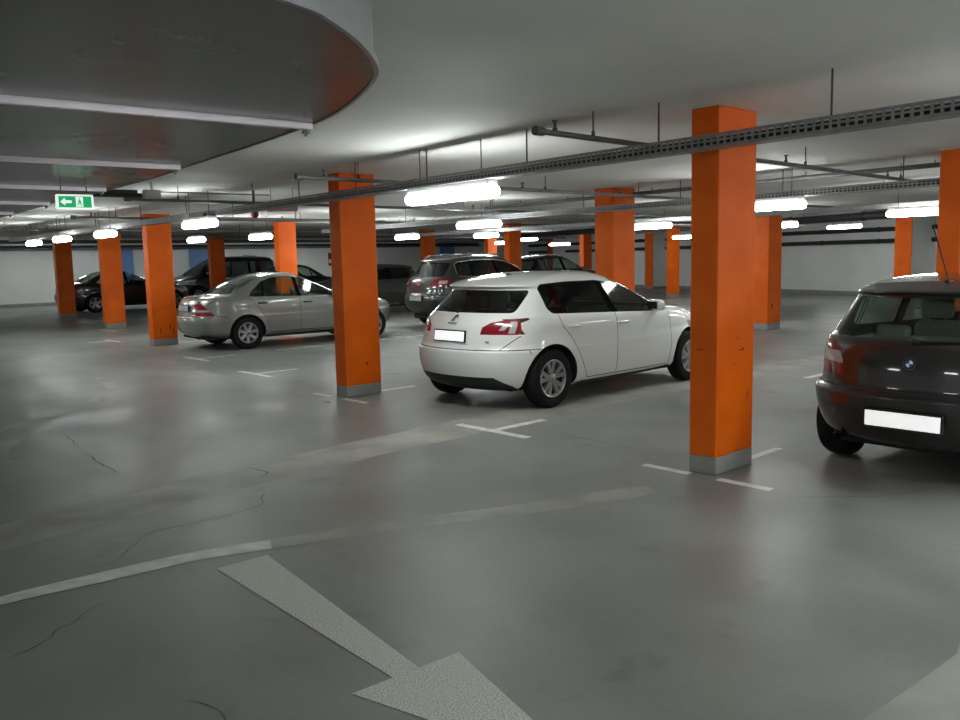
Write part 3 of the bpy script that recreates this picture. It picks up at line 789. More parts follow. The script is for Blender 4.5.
def seat(root, x, y, m, back=.62):
    s = MB()
    s.box((x, y, .42), (.5, .48, .16), 0, .06, Matrix.Rotation(-.08, 4, 'Y'), 3)
    s.box((x - .30, y, .42 + back / 2), (.14, .46, back), 0, .055, Matrix.Rotation(-.22, 4, 'Y'), 3, (1, .8))
    s.box((x - .42, y, .52 + back), (.09, .25, .17), 0, .035, Matrix.Rotation(-.15, 4, 'Y'), 3)
    for q in (-.06, .06): s.cyl((x - .41, y + q, .32 + back), (x - .41, y + q, .5 + back), .008, 0, 6)
    s.build('seat', M[m], root, smooth=True)

def build_car(name, spec, loc, rz, label, cat='car'):
    L = spec['L']; root = empty(name, loc, rz, label, cat)
    sh = Shell(spec['slices'], 5, spec.get('bow', .15), spec.get('kn', 1.6)); K = len(sh.ring(sh.rows[0]))
    bm = bmesh.new(); lay = bm.faces.layers.int.new('region')
    G = [[bm.verts.new(p) for p in sh.ring(r)] for r in sh.rows]
    for a in range(len(G) - 1):
        for k in range(K):
            q = (G[a][k], G[a][(k + 1) % K], G[a + 1][(k + 1) % K], G[a + 1][k]); bm.faces.new(q)
    half = K // 2
    for row, flip in ((G[-1], False), (G[0], True)):     # close roof and floor with strips across
        for k in range(half):
            a, b, c, d_ = row[k], row[k + 1], row[(K - k - 1) % K], row[(K - k) % K]
            q = [v for i_, v in enumerate((a, b, c, d_)) if (a, b, c, d_).index(v) == i_]
            if len(q) > 2: bm.faces.new(q)
    bmesh.ops.recalc_face_normals(bm, faces=bm.faces[:]); bm.normal_update()
    # flared arches
    R = spec['arch']
    for ax in spec['axles']:
        for v in bm.verts:
            if abs(v.co.y) > .55 and v.co.z < 1.0:
                dd = math.hypot(v.co.x - ax, v.co.z - spec['rt'])
                k = max(0, 1 - abs(dd - R) / .13); v.co.y += math.copysign(spec.get('flare', .014) * k * k * (3 - 2 * k), v.co.y)
    B = RID['body']; sides = (1, -1)
    def C(view, polys, region, src=('body',), test=None, mirror=True, rnd=0):
        ids = {RID[q] for q in src}
        for P in polys:
            if rnd: P = roundpoly(P, rnd)
            if view == 'side':
                for sg in sides: cut(bm, lay, 'side', P, (test or side_test)(sg), RID[region], ids)
            else:
                cut(bm, lay, view, P, test, RID[region], ids)
                if mirror: cut(bm, lay, view, [(-p[0], p[1]) if view == 'end' else (p[0], -p[1]) for p in P], test, RID[region], ids)
    for ax in spec['axles']:
        C('side', [[(ax + R * math.cos(t * PI / 16), spec['rt'] + R * math.sin(t * PI / 16)) for t in range(32)]], 'arch', test=lambda sg: side_test(sg, -.5) if False else (lambda f: f.calc_center_median().y * sg > .5))
    C('side', spec['dlo'], 'window')
    C('end', [spec['rear_window']], 'rear_window', test=lambda f: f.normal.x < -.2 and f.calc_center_median().z > .5, mirror=False, rnd=spec.get('rw_r', .05))
    C('end', [spec['windscreen']], 'windscreen', test=lambda f: f.normal.x > .2, mirror=False, rnd=.06)
    for P in spec.get('pillars', ()): C('side', [P], 'window_pillar', src=('window',))
    C('end', spec.get('tail_end', ()), 'tail_light', test=rear_test(.3)); C('side', spec.get('tail_side', ()), 'tail_light', test=lambda sg: side_test(sg, .2))
    C('end', spec.get('rev_end', ()), 'reverse_lens', src=('tail_light',), test=rear_test(.3)); C('side', spec.get('rev_side', ()), 'reverse_lens', src=('tail_light',), test=lambda sg: side_test(sg, .2))
    C('side', spec.get('smk_side', ()), 'smoked_lens', src=('tail_light', 'reverse_lens'), test=lambda sg: side_test(sg, .2))
    C('end', spec.get('smk_end', ()), 'smoked_lens', src=('tail_light', 'reverse_lens'), test=rear_test(.2))
    C('end', spec.get('head_end', ()), 'headlight', test=front_test(.2)); C('side', spec.get('head_side', ()), 'headlight', test=lambda sg: side_test(sg, .3))
    C('end', spec.get('grille', ()), 'grille', test=front_test(.3), mirror=False)
    C('end', spec.get('trim_end', ()), 'bumper_trim', test=rear_test(.15), mirror=False)
    C('side', spec.get('trim_side', ()), 'bumper_trim')
    C('side', spec.get('doors', ()), 'door'); C('side', spec.get('rear_doors', ()), 'rear_door')
    C('end', spec.get('boot', ()), 'boot_lid', test=rear_test(.12), mirror=False)
    C('top', spec.get('boot_top', ()), 'boot_lid', test=lambda f: f.normal.z > .5 and f.calc_center_median().z > .8, mirror=False)
    C('end', spec.get('bumper', ()), 'rear_bumper', test=rear_test(.15), mirror=False); C('side', spec.get('bumper_side', ()), 'rear_bumper')
    C('top', spec.get('bonnet', ()), 'bonnet', test=lambda f: f.normal.z > .5 and f.calc_center_median().z < 1.12, mirror=False)
    painted = ('body', 'door', 'rear_door', 'boot_lid', 'rear_bumper', 'bonnet')
    for P in spec.get('gaps_side', ()):
        for a in range(len(P) - 1): C('side', [strip(P[a], P[a + 1], spec.get('gap', .008))], 'gap', src=painted)
    for P in spec.get('gaps_end', ()):
        for a in range(len(P) - 1): C('end', [strip(P[a], P[a + 1], spec.get('gap', .008))], 'gap', src=painted, test=rear_test(.12))
    bm.normal_update()
    # ---- split by region into parts, keeping the shell's smooth normals
    mp = spec['mats']
    def anorm(v):
        x, y, z = v.co; n0 = v.normal
        if abs(n0.z) > .86: return n0.copy()
        Fn = sh.fval
        e = .006; ez = .014
        g = Vector((Fn(x + e, y, z) - Fn(x - e, y, z), Fn(x, y + e, z) - Fn(x, y - e, z), (Fn(x, y, z + ez) - Fn(x, y, z - ez)) * e / ez))
        return g.normalized() if g.length > 1e-9 else n0.copy()
    def sep(region, side, pname, mats, extra=(), smoothn=False, islands=False):
        if islands:
            rid = RID[region]; pool = {f for f in bm.faces if f[lay] == rid and (side is None or f.calc_center_median().y * side > 0)}; out = []
            while pool:
                st = [pool.pop()]; isl = list(st)
                while st:
                    f = st.pop()
                    for e in f.edges:
                        for g in e.link_faces:
                            if g in pool: pool.discard(g); st.append(g); isl.append(g)
                if len(isl) > 1: out.append(mk(isl, rid, pname, mats, smoothn))
            return out
        return sep1(region, side, pname, mats, extra, smoothn)
    def sep1(region, side, pname, mats, extra, smoothn):
        rid = RID[region]; fs = []
        for f in bm.faces:
            ok = f[lay] == rid and (side is None or f.calc_center_median().y * side > 0)
            if ok or f[lay] in [RID[e] for e in extra]: fs.append(f)
        if not fs: return None
        return mk(fs, rid, pname, mats, smoothn)
    def mk(fs, rid, pname, mats, smoothn):
        vm = {}; co = []; no = []; polys = []; mi = []
        av = None
        if smoothn and pname == 'side_window':
            av = Vector((0, 0, 0))
            for f in fs: av += f.normal * f.calc_area()
            av.normalize(); av = (av + Vector((0, 0, -.24))).normalized()
        for f in fs:
            ids = []
            for v in f.verts:
                if v not in vm: vm[v] = len(co); co.append(v.co.copy()); no.append((av + (anorm(v) - av) * .1).normalized() if av is not None else anorm(v) if smoothn else v.normal.copy())
                ids.append(vm[v])
            polys.append(ids); mi.append(0 if f[lay] == rid else 1)
        me = bpy.data.meshes.new(pname); me.from_pydata(co, [], polys); me.update()
        for p, m_ in zip(me.polygons, mi): p.use_smooth = True; p.material_index = m_
        me.normals_split_custom_set_from_vertices([tuple(n_) for n_ in no])
        return link(pname, me, mats, root)
    sep('body', None, 'body_shell', [mp['paint'], M['gap']], ('gap',))
    sep('bonnet', None, 'bonnet', [mp['paint']]); sep('boot_lid', None, 'boot_lid', [mp['paint']]); sep('rear_bumper', None, 'rear_bumper', [mp.get('bumper', mp['paint'])])
    for sg in sides:
        d1 = sep('door', sg, 'front_door', [mp['paint']]); d2 = sep('rear_door', sg, 'rear_door', [mp['paint']])
        sep('window', sg, 'side_window', [mp['glass']], smoothn=True, islands=True); sep('window_pillar', sg, 'window_pillar', [M['pillar']], smoothn=True, islands=True)
        tl = sep('tail_light', sg, 'tail_light', [M['tail']], smoothn=True)
        for rg, mm, nm in (('reverse_lens', 'tailclear', 'clear_lens'), ('smoked_lens', 'taildark', 'smoked_lens')):
            rl = sep(rg, sg, nm, [M[mm]], smoothn=True)
            if rl and tl: rl.parent = tl
        sep('headlight', sg, 'headlight', [M['head']])
        # handles
        for (hx, hz) in spec.get('handles', ()):
            hy = sg * (sh.side_y(hx, hz) + .012)
            s = MB(); s.box((hx, hy, hz), (.19, .028, .032), 0, .012, None, 3)
            o = s.build('door_handle', mp.get('handle', mp['paint']), root, smooth=True)
            dpar = d2 if hx < spec.get('bx', 2.) else d1
            if dpar: o.parent = dpar
        mx, mz = spec['mirror']; my = sg * (sh.side_y(mx, mz) + .09)
        s = MB(); s.box((mx, my, mz), (.17, .20, .13), 0, .05, Matrix.Rotation(sg * .15, 4, 'Z'), 4, (.85, .95))
        s.box((mx + .02, my - sg * .11, mz - .04), (.08, .12, .035), 0, .012)
        o = s.build('wing_mirror', [mp.get('mirror', mp['paint'])], root, smooth=True)
        s = MB(); s.box((mx - .083, my, mz), (.012, .16, .095), 0, .005); s.build('mirror_glass', M['chrome'], o)
    sep('rear_window', None, 'rear_window', [mp['glass_rear'] if 'glass_rear' in mp else mp['glass']], smoothn=True); sep('windscreen', None, 'windscreen', [mp['glass']], smoothn=True)
    sep('bumper_trim', None, 'bumper_trim', [M['black']]); sep('grille', None, 'grille', [M['black']])
    # liner inside the shell
    if spec.get('interior', True):
        opening = {RID[q] for q in ('arch', 'window', 'windscreen', 'rear_window')}
        vm = {}; co = []; polys = []
        for f in bm.faces:
            if f[lay] in opening or f.calc_center_median().z < .45 or f.calc_center_median().x > spec['cowl'] + .3: continue
            ids = []
            for v in f.verts:
                if v not in vm: vm[v] = len(co); co.append(v.co - v.normal * .022)
                ids.append(vm[v])
            polys.append(ids[::-1])
        me = bpy.data.meshes.new('interior_trim'); me.from_pydata(co, [], polys); me.update(); link('interior_trim', me, M['trim'], root)
        for sy in (-1, 1): seat(root, spec['seat'], sy * .37, mp.get('seat', 'seat'))
        s = MB(); x = spec['seat'] - .82
        s.box((x, 0, .42), (.48, 1.25, .18), 0, .06, None, 3); s.box((x - .3, 0, .68), (.13, 1.22, .52), 0, .05, Matrix.Rotation(-.25, 4, 'Y'), 3)
        for q in (-.38, .38): s.box((x - .40, q, .99), (.08, .25, .13), 0, .035, None, 3)
        s.build('rear_bench', M[mp.get('seat', 'seat')], root, smooth=True)
        s = MB(); s.box((spec['cowl'] - .28, 0, .84), (.4, 1.36, .22), 0, .08, None, 3); s.build('dashboard', M['trim'], root, smooth=True)
        s = MB(); s.lathe([(.185 + .016 * math.cos(a * PI / 4), .016 * math.sin(a * PI / 4)) for a in range(8)], 28, 0, Matrix.Translation((spec['cowl'] - .62, .37, .92)) @ Matrix.Rotation(PI / 2 - .4, 4, 'Z') @ Matrix.Rotation(0, 4, 'X'), True)
        s.build('steering_wheel', M['black'], root, smooth=True)
        # parcel shelf
        if spec.get('shelf'):
            x0, x1, z = spec['shelf']; s = MB(); s.box(((x0 + x1) / 2, 0, z), (x1 - x0, 1.2, .02), 0, .005); s.build('parcel_shelf', M['seatlight'] if mp.get('seat') == 'seatlight' else M['trim'], root)
    # underbody with arch liners
    s = MB(); xs, xe = spec['axles']; w = spec['W'] / 2
    s.box((L / 2, 0, .29), (L - .7, 1.3, .18), 0, .03)
    s.box(((xs + xe) / 2, 0, .28), (xe - xs - 2 * R - .04, 2 * w - .14, .14), 0, .02)
    for ax in (xs, xe):
        for sg in sides:
            n = 20
            ring = []
            for k in range(n + 1):
                a = PI * k / n * 1.2 - .1 * PI
                ring.append((ax + (R + .006) * math.cos(a), spec['rt'] + (R + .006) * math.sin(a)))
            A = [s.bm.verts.new((p[0], sg * .48, p[1])) for p in ring]
            Bv = [s.bm.verts.new((p[0], sg * max(.5, sh.side_y(min(max(p[0], .05), L - .05), max(p[1], .2)) - .012), p[1])) for p in ring]
            for k in range(n): s.bm.faces.new((A[k], A[k + 1], Bv[k + 1], Bv[k]))
            s.bm.faces.new(A)
    s.build('underbody', M['under'], root, recalc=False)
    for ax in spec['axles']:
        for sg in sides: wheel(root, ax, sg * (spec['track'] / 2), spec['rt'], sg, spec['wheel'])
    # number plate
    if 'plate' in spec:
        pz, pm, pw = spec['plate']; px = sh.rear_x(.2, pz) - spec.get('plate_off', .012); tilt = spec.get('plate_tilt', 0)
        Rm = Matrix.Rotation(tilt, 4, 'Y')
        s = MB(); s.box((px, 0, pz), (.02, pw + .02, .132), 0, .005, Rm); pf = s.build('number_plate', M['black'], root); pf['label'] = 'black plate holder'
        s = MB(); s.box((px - .008 , 0, pz), (.012, pw - .012, .104), 0, .002, Rm); s.build('plate_face', M[pm], pf)
    if 'antenna' in spec:
        ax_, az = spec['antenna']; s = MB(); s.box((ax_, 0, az + .01), (.09, .035, .02), 0, .009); s.cyl((ax_, 0, az + .01), (ax_ - spec.get('ant_dx', .1), 0, az + spec.get('ant_len', .16)), .0045, 0, 6); s.build('antenna', M['black'], root)
    for (ya, za, yb, zb) in spec.get('wiper', ()):
        s = MB(); n = 6; P = []
        for k in range(n + 1):
            t = k / n; y_, z_ = ya + (yb - ya) * t, za + (zb - za) * t; P.append((sh.rear_x(y_, z_) - .02, y_, z_))
        s.tube(P, .008, 0, 6); s.box(P[0], (.03, .05, .04), 0, .01); s.build('rear_wiper', M['black'], root)
    for (ey, ez) in spec.get('exhaust', ()):
        s = MB(); s.cyl((sh.rear_x(ey, .4) + .02, ey, ez), (sh.rear_x(ey, .4) + .3, ey, ez), .028, 0, 14, caps=False); s.cyl((sh.rear_x(ey, .4) + .1, ey, ez), (sh.rear_x(ey, .4) + .3, ey, ez), .024, 0, 14); s.build('exhaust_pipe', M['black'], root)
    for P in spec.get('chrome_lines', ()):      # bright trim following side glass, (x,z) polylines
        for sg in sides:
            s = MB(); s.tube([(x, sg * (sh.side_y(x, z) + .004), z) for x, z in P], .009, 0, 6); s.build('window_surround', M['chrome'], root)
    for P in spec.get('rails', ()):
        for sg in sides:
            s = MB(); s.tube([(x, sg * P[0], z) for x, z in P[1]], .017, 0, 8)
            for x, z in (P[1][1], P[1][-2]): s.cyl((x, sg * P[0], z - .07), (x, sg * P[0], z), .015, 0, 8)
            s.build('roof_rail', spec.get('rail_mat', M['black']), root, smooth=True)
    for P in spec.get('side_strip', ()):
        for sg in sides:
            s = MB(); n = 14
            for k in range(n):
                xa = P[0] + (P[1] - P[0]) * k / n; xb = P[0] + (P[1] - P[0]) * (k + 1) / n
                za = P[2] + (P[3] - P[2]) * k / n; zb = P[2] + (P[3] - P[2]) * (k + 1) / n
                h_ = P[4] / 2; ya, yb = sg * (sh.side_y(xa, za) + .005), sg * (sh.side_y(xb, zb) + .005)
                s.bm.faces.new([s.bm.verts.new(p) for p in ((xa, ya, za - h_), (xb, yb, zb - h_), (xb, yb, zb + h_), (xa, ya, za + h_))])
            s.build('side_moulding', spec.get('strip_mat', mp['paint']), root)
    if 'spoiler' in spec:
        x0, x1, z0, hw, th = spec['spoiler']
        s = MB(); s.box(((x0 + x1) / 2, 0, z0), (x1 - x0, 2 * hw, th), 0, th * .4, Matrix.Rotation(spec.get('sp_tilt', .1), 4, 'Y'), 3, (.8, .96)); s.build('roof_spoiler', spec.get('sp_mat', mp['paint']), root, smooth=True)
    bm.free()
    return root, sh

def rear_badge(root, sh, z, build, name='badge', off=.008, tiltz=.03):
    """build(MB) in local x (to the viewer's right) / y (up); placed on the tail centre"""
    s = MB(); build(s)
    x = sh.rear_x(0, z) - off
    xa, xb = sh.rear_x(0, z - tiltz), sh.rear_x(0, z + tiltz); th = math.atan2(xb - xa, 2 * tiltz)
    m = Matrix(((0, math.sin(th), -math.cos(th), x), (-1, 0, 0, 0), (0, math.cos(th), math.sin(th), z), (0, 0, 0, 1)))
    bmesh.ops.transform(s.bm, matrix=m, verts=s.bm.verts[:])
    return s, name

def text_part(root, sh, txt, size, y, z, name, m, off=.006):
    cu = bpy.data.curves.new('lettering', 'FONT'); cu.body = txt; cu.size = size; cu.align_x = 'CENTER'; cu.align_y = 'CENTER'; cu.extrude = .002; cu.space_character = 1.25
    o = bpy.data.objects.new('lettering', cu); COL.objects.link(o)
    dg = bpy.context.evaluated_depsgraph_get(); dg.update()
    me = bpy.data.meshes.new_from_object(o.evaluated_get(dg)); bpy.data.objects.remove(o)
    x = sh.rear_x(y, z) - off; xa, xb = sh.rear_x(y, z - .02), sh.rear_x(y, z + .02); th = math.atan2(xb - xa, .04)
    ya = math.atan2(sh.rear_x(y - .03, z) - sh.rear_x(y + .03, z), -.06)
    mt = Matrix(((0, math.sin(th), -math.cos(th), x), (-1, 0, 0, y), (0, math.cos(th), math.sin(th), z), (0, 0, 0, 1)))
    if abs(y) > .2:
        mt = Matrix.Translation((x, y, z)) @ Matrix.Rotation(ya, 4, 'Z') @ Matrix.Translation((-x, -y, -z)) @ mt
    me.transform(mt); me.materials.clear()
    return link(name, me, m, root)

# ---------------- body data: (z, x_rear, x_front, half_width, n_rear, n_front)
HATCH = dict(bow=.25, kn=1.45, L=4.25, W=1.80, axles=(.775, 3.395), rt=.318, arch=.375, track=1.575,
 slices=[(.17, .42, 3.9, .66, 4, 3), (.205, .22, 4.06, .79, 4.5, 3), (.29, .075, 4.19, .868, 4.2, 3), (.42, .02, 4.245, .893, 4.3, 3), (.54, .0, 4.25, .900, 4.3, 3),
  (.630, .005, 4.23, .903, 4.3, 3), (.655, .035, 4.22, .902, 4.3, 3), (.70, .062, 4.17, .900, 4.3, 3), (.80, .085, 4.02, .895, 4.3, 3.5), (.885, .11, 3.78, .886, 4.3, 4),
  (.945, .14, 3.46, .868, 4.3, 5), (.985, .17, 3.14, .848, 4.3, 5), (1.02, .21, 3.02, .824, 4.4, 4.5), (1.12, .32, 2.82, .775, 4.6, 4), (1.22, .42, 2.60, .725, 4.6, 4),
  (1.275, .455, 2.46, .698, 4.6, 4), (1.31, .40, 2.37, .682, 4.6, 4), (1.335, .45, 2.29, .665, 4.6, 4), (1.37, .60, 2.19, .637, 4.5, 4), (1.41, .86, 2.04, .575, 4, 4), (1.44, 1.2, 1.92, .46, 3.5, 3.5), (1.455, 1.5, 1.8, .25, 3, 3)],
 dlo=[roundpoly([(.77, 1.07), (.83, 1.01), (2.80, .935), (2.87, .945), (2.72, 1.04), (2.32, 1.235), (2.05, 1.305), (1.72, 1.342), (1.2, 1.342), (.80, 1.325), (.755, 1.295)], [.03, .03, 0, .01, 0, 0, 0, 0, 0, .02, .02])],
 pillars=[[(1.80, .95), (1.93, .95), (1.80, 1.38), (1.70, 1.38)], [(1.04, .93), (1.065, .93), (1.0, 1.38), (.975, 1.38)], [(2.55, .9), (2.585, .9), (2.50, 1.3), (2.47, 1.3)]],
 rear_window=[(-.655, 1.035), (.655, 1.035), (.63, 1.268), (-.63, 1.268)], rw_r=.035,
 windscreen=[(-.76, 1.02), (.76, 1.02), (.60, 1.36), (-.60, 1.36)],
 tail_end=[[(.41, .815), (.76, .815), (.76, .975), (.62, .965), (.50, .94), (.42, .89)]],
 tail_side=[[(.30, .815), (.43, .815), (.40, .865), (.30, .865)], [(.30, .865), (.40, .865), (.41, .935), (.30, .935)], [(.30, .935), (.41, .935), (.50, .965), (.50, .985), (.30, .975)]],
 rev_side=[[(.29, .83), (.34, .83), (.39, .95), (.34, .95)]], rev_end=[[(.60, .86), (.65, .86), (.69, .93), (.64, .93)]],
 smk_side=[[(.37, .80), (.44, .80), (.41, .86), (.39, .86)], [(.41, .94), (.51, .955), (.51, .99), (.38, .985)]],
 trim_end=[[(-.70, .10), (.70, .10), (.70, .27), (.58, .365), (-.58, .365), (-.70, .27)]],
 head_end=[[(.45, .66), (.9, .68), (.9, .78), (.5, .75)]], head_side=[[(3.75, .68), (4.3, .64), (4.3, .78), (3.75, .80)]], grille=[[(-.4, .3), (.4, .3), (.35, .55), (-.35, .55)]],
 doors=[[(1.86, .27), (2.92, .27), (2.95, .55), (2.89, .99), (1.86, .99)]], rear_doors=[[(1.35, .27), (1.86, .27), (1.86, 1.0), (.90, 1.03), (.93, .88)], ],
 boot=[[(-.64, .655), (.64, .655), (.72, .80), (.68, 1.03), (-.68, 1.03), (-.72, .80)]],
 bumper=[[(-.92, .15), (.92, .15), (.92, .655), (-.92, .655)]], bumper_side=[[(-.05, .15), (.42, .15), (.42, .655), (-.05, .655)]],
 gaps_side=[[(1.86, .27), (1.86, .98)], [(1.86, .27), (1.35, .27), (1.22, .50), (1.08, .72), (.93, .88), (.90, 1.0)], [(1.86, .27), (2.92, .27), (2.96, .55), (2.90, .96)], [(.02, .655), (.45, .655), (.46, .60)]],
 gaps_end=[[(-.78, .80), (-.64, .653), (.64, .653), (.78, .80)], [(.64, .653), (.95, .653)], [(-.64, .653), (-.95, .653)]],
 handles=[(1.10, .86), (1.97, .85)], bx=1.7, mirror=(2.63, 1.01), cowl=3.05, seat=1.95, shelf=(.35, .85, .96),
 plate=(.79, 'plate', .49), plate_off=.018, plate_tilt=.12, antenna=(1.0, 1.418), ant_len=.075, ant_dx=.05, wiper=[(.02, 1.05, .40, 1.10)],
 wheel=dict(spokes=(5, True, .05), spin=.2, pairgap=.5))

SEDAN = dict(bow=.22, kn=1.5, L=4.53, W=1.73, axles=(1.05, 3.765), rt=.312, arch=.355, track=1.52,
 slices=[(.19, .50, 4.1, .62, 4, 3), (.225, .30, 4.32, .75, 4.5, 3), (.31, .09, 4.46, .835, 5, 3), (.43, .02, 4.52, .858, 4.6, 3), (.54, .0, 4.53, .864, 4.6, 3), (.63, .02, 4.52, .865, 4.6, 3),
  (.655, .045, 4.51, .862, 4.6, 3), (.75, .065, 4.40, .860, 4.5, 3.5), (.85, .09, 4.10, .852, 4.5, 4), (.91, .12, 3.75, .842, 4.5, 5), (.955, .15, 3.42, .826, 4.5, 5), (.99, .20, 3.22, .805, 5, 5), (1.01, .33, 3.16, .79, 5, 5), (1.035, .58, 3.1, .772, 5, 4.5),
  (1.08, .70, 2.98, .748, 5, 4), (1.18, .90, 2.76, .70, 5, 4), (1.28, 1.10, 2.54, .655, 5, 4), (1.34, 1.24, 2.39, .625, 5, 4), (1.375, 1.36, 2.30, .60, 4.5, 4), (1.41, 1.58, 2.19, .53, 4, 4), (1.432, 1.8, 2.1, .42, 3.5, 3.5), (1.442, 1.92, 2.03, .22, 3, 3)],
 dlo=[roundpoly([(1.12, 1.005), (1.2, .99), (2.97, .945), (3.02, .96), (2.9, 1.03), (2.5, 1.24), (2.25, 1.325), (1.95, 1.36), (1.66, 1.345), (1.42, 1.27), (1.2, 1.1)], [.02, 0, 0, .01, 0, 0, 0, 0, 0, 0, 0])],
 pillars=[[(2.10, .93), (2.19, .93), (2.14, 1.40), (2.07, 1.40)], [(1.38, .93), (1.41, .93), (1.47, 1.40), (1.44, 1.40)]],
 rear_window=[(-.66, 1.045), (.66, 1.045), (.56, 1.375), (-.56, 1.375)], rw_r=.06, windscreen=[(-.72, 1.04), (.72, 1.04), (.57, 1.38), (-.57, 1.38)],
 tail_end=[[(.37, .66), (.785, .66), (.74, .735), (.685, .80), (.60, .87), (.49, .935), (.46, .935), (.385, .86)]], tail_side=[],
 rev_side=[], rev_end=[[(.36, .735), (.95, .735), (.95, .77), (.36, .77)]],
 head_end=[[(.4, .62), (.9, .62), (.9, .80), (.5, .80)]], head_side=[[(4.1, .62), (4.6, .60), (4.6, .80), (4.1, .82)]], grille=[[(-.32, .55), (.32, .55), (.36, .78), (-.36, .78)]],
 doors=[[(2.13, .30), (3.27, .30), (3.30, .55), (3.22, .98), (2.13, .98)]], rear_doors=[[(1.52, .30), (2.13, .30), (2.13, 1.0), (1.15, 1.0), (1.2, .86)]],
 boot=[[(-.50, .655), (.50, .655), (.62, .80), (.74, .91), (.74, 1.03), (-.74, 1.03), (-.74, .91), (-.62, .80)]],
 boot_top=[[(.05, -.72), (.62, -.70), (.62, .70), (.05, .72)]],
 bumper=[[(-.9, .15), (.9, .15), (.9, .645), (-.9, .645)]], bumper_side=[[(-.05, .15), (.68, .15), (.66, .645), (-.05, .645)]], bonnet=[[(3.2, -.62), (4.3, -.6), (4.3, .6), (3.2, .62)]],
 gaps_side=[[(2.13, .30), (2.13, .95)], [(2.13, .30), (1.52, .30), (1.43, .52), (1.30, .76), (1.16, .90), (1.1, 1.0)], [(2.13, .30), (3.27, .30), (3.31, .55), (3.22, .98)], [(.0, .645), (.66, .645), (.70, .60)]],
 gaps_end=[[(-.74, .94), (-.62, .80), (-.50, .65), (.50, .65), (.62, .80), (.74, .94)]],
 side_strip=[(1.45, 3.25, .56, .55, .075)],
 handles=[(1.36, .865), (2.29, .845)], bx=2.0, mirror=(2.88, 1.0), cowl=3.15, seat=2.2, plate=(.80, 'plategrey', .50), plate_off=.02, plate_tilt=.05,
 exhaust=[(-.50, .25)], wheel=dict(spokes=(7, False, .062), spin=.25, hub_hole=True))

SEDAN['slices'] = [(r[0], r[1] + .11 * max(0, 1 - r[1] / .9), *r[2:]) for r in SEDAN['slices']]
BEAM = dict(HATCH); BEAM.update(bow=.19, kn=1.2, L=4.23, W=1.75, axles=(.80, 3.46), rt=.315, arch=.37, track=1.52,
 slices=[(.22, .40, 3.9, .64, 4, 3), (.25, .24, 4.06, .76, 4.5, 3), (.31, .12, 4.16, .82, 5, 3), (.42, .05, 4.22, .85, 5, 3), (.54, .005, 4.23, .868, 5, 3),
  (.615, .0, 4.22, .874, 5, 3), (.64, .04, 4.21, .874, 5, 3), (.66, .075, 4.19, .872, 4.6, 3), (.76, .085, 4.06, .868, 4.4, 3.5), (.86, .10, 3.82, .860, 4.4, 4),
  (.94, .13, 3.50, .845, 4.4, 5), (.985, .17, 3.20, .828, 4.4, 5), (1.02, .22, 3.06, .808, 4.4, 4.5), (1.12, .31, 2.84, .765, 4.4, 4), (1.22, .40, 2.62, .72, 4.4, 4),
  (1.28, .44, 2.47, .69, 4.4, 4), (1.31, .40, 2.38, .672, 4.4, 4), (1.335, .46, 2.30, .652, 4.2, 4), (1.365, .60, 2.20, .62, 4, 4), (1.395, .86, 2.06, .55, 3.8, 4), (1.418, 1.2, 1.95, .42, 3.4, 3.5), (1.43, 1.5, 1.8, .22, 3, 3)],
 rear_window=[(-.66, 1.0), (.66, 1.0), (.60, 1.275), (-.60, 1.275)], rw_r=.07,
 tail_end=[[(.47, .725), (.76, .725), (.76, .99), (.64, .975), (.55, .93), (.50, .83)]], tail_side=[[(.36, .725), (.44, .725), (.52, .96), (.36, .985)]],
 rev_end=[[(.47, .815), (.76, .815), (.76, .895), (.47, .895)]], rev_side=[[(.36, .815), (.6, .815), (.6, .895), (.36, .895)]], smk_side=[], smk_end=[],
 trim_end=[], trim_side=[], boot=[[(-.46, .645), (.46, .645), (.52, .80), (.68, 1.03), (-.68, 1.03), (-.52, .80)]],
 gaps_end=[[(-.54, .93), (-.46, .72), (-.45, .645), (.45, .645), (.46, .72), (.54, .93)]], bumper=[[(-.9, .2), (.9, .2), (.9, .63), (-.9, .63)]], bumper_side=[[(-.05, .2), (.42, .2), (.42, .63), (-.05, .63)]],
 dlo=[roundpoly([(.92, 1.06), (1.0, 1.02), (2.80, .965), (2.87, .975), (2.74, 1.05), (2.32, 1.215), (2.05, 1.28), (1.72, 1.315), (1.2, 1.313), (.84, 1.26)], .02)],
 side_strip=[], plate=(.475, 'plate', .50), plate_off=.04, plate_tilt=.0, antenna=(.72, 1.37), ant_len=.40, ant_dx=.33, wiper=[(.0, .995, -.45, 1.01)], exhaust=[(.52, .27)], wheel=dict(spokes=(5, True, .05), spin=.5))

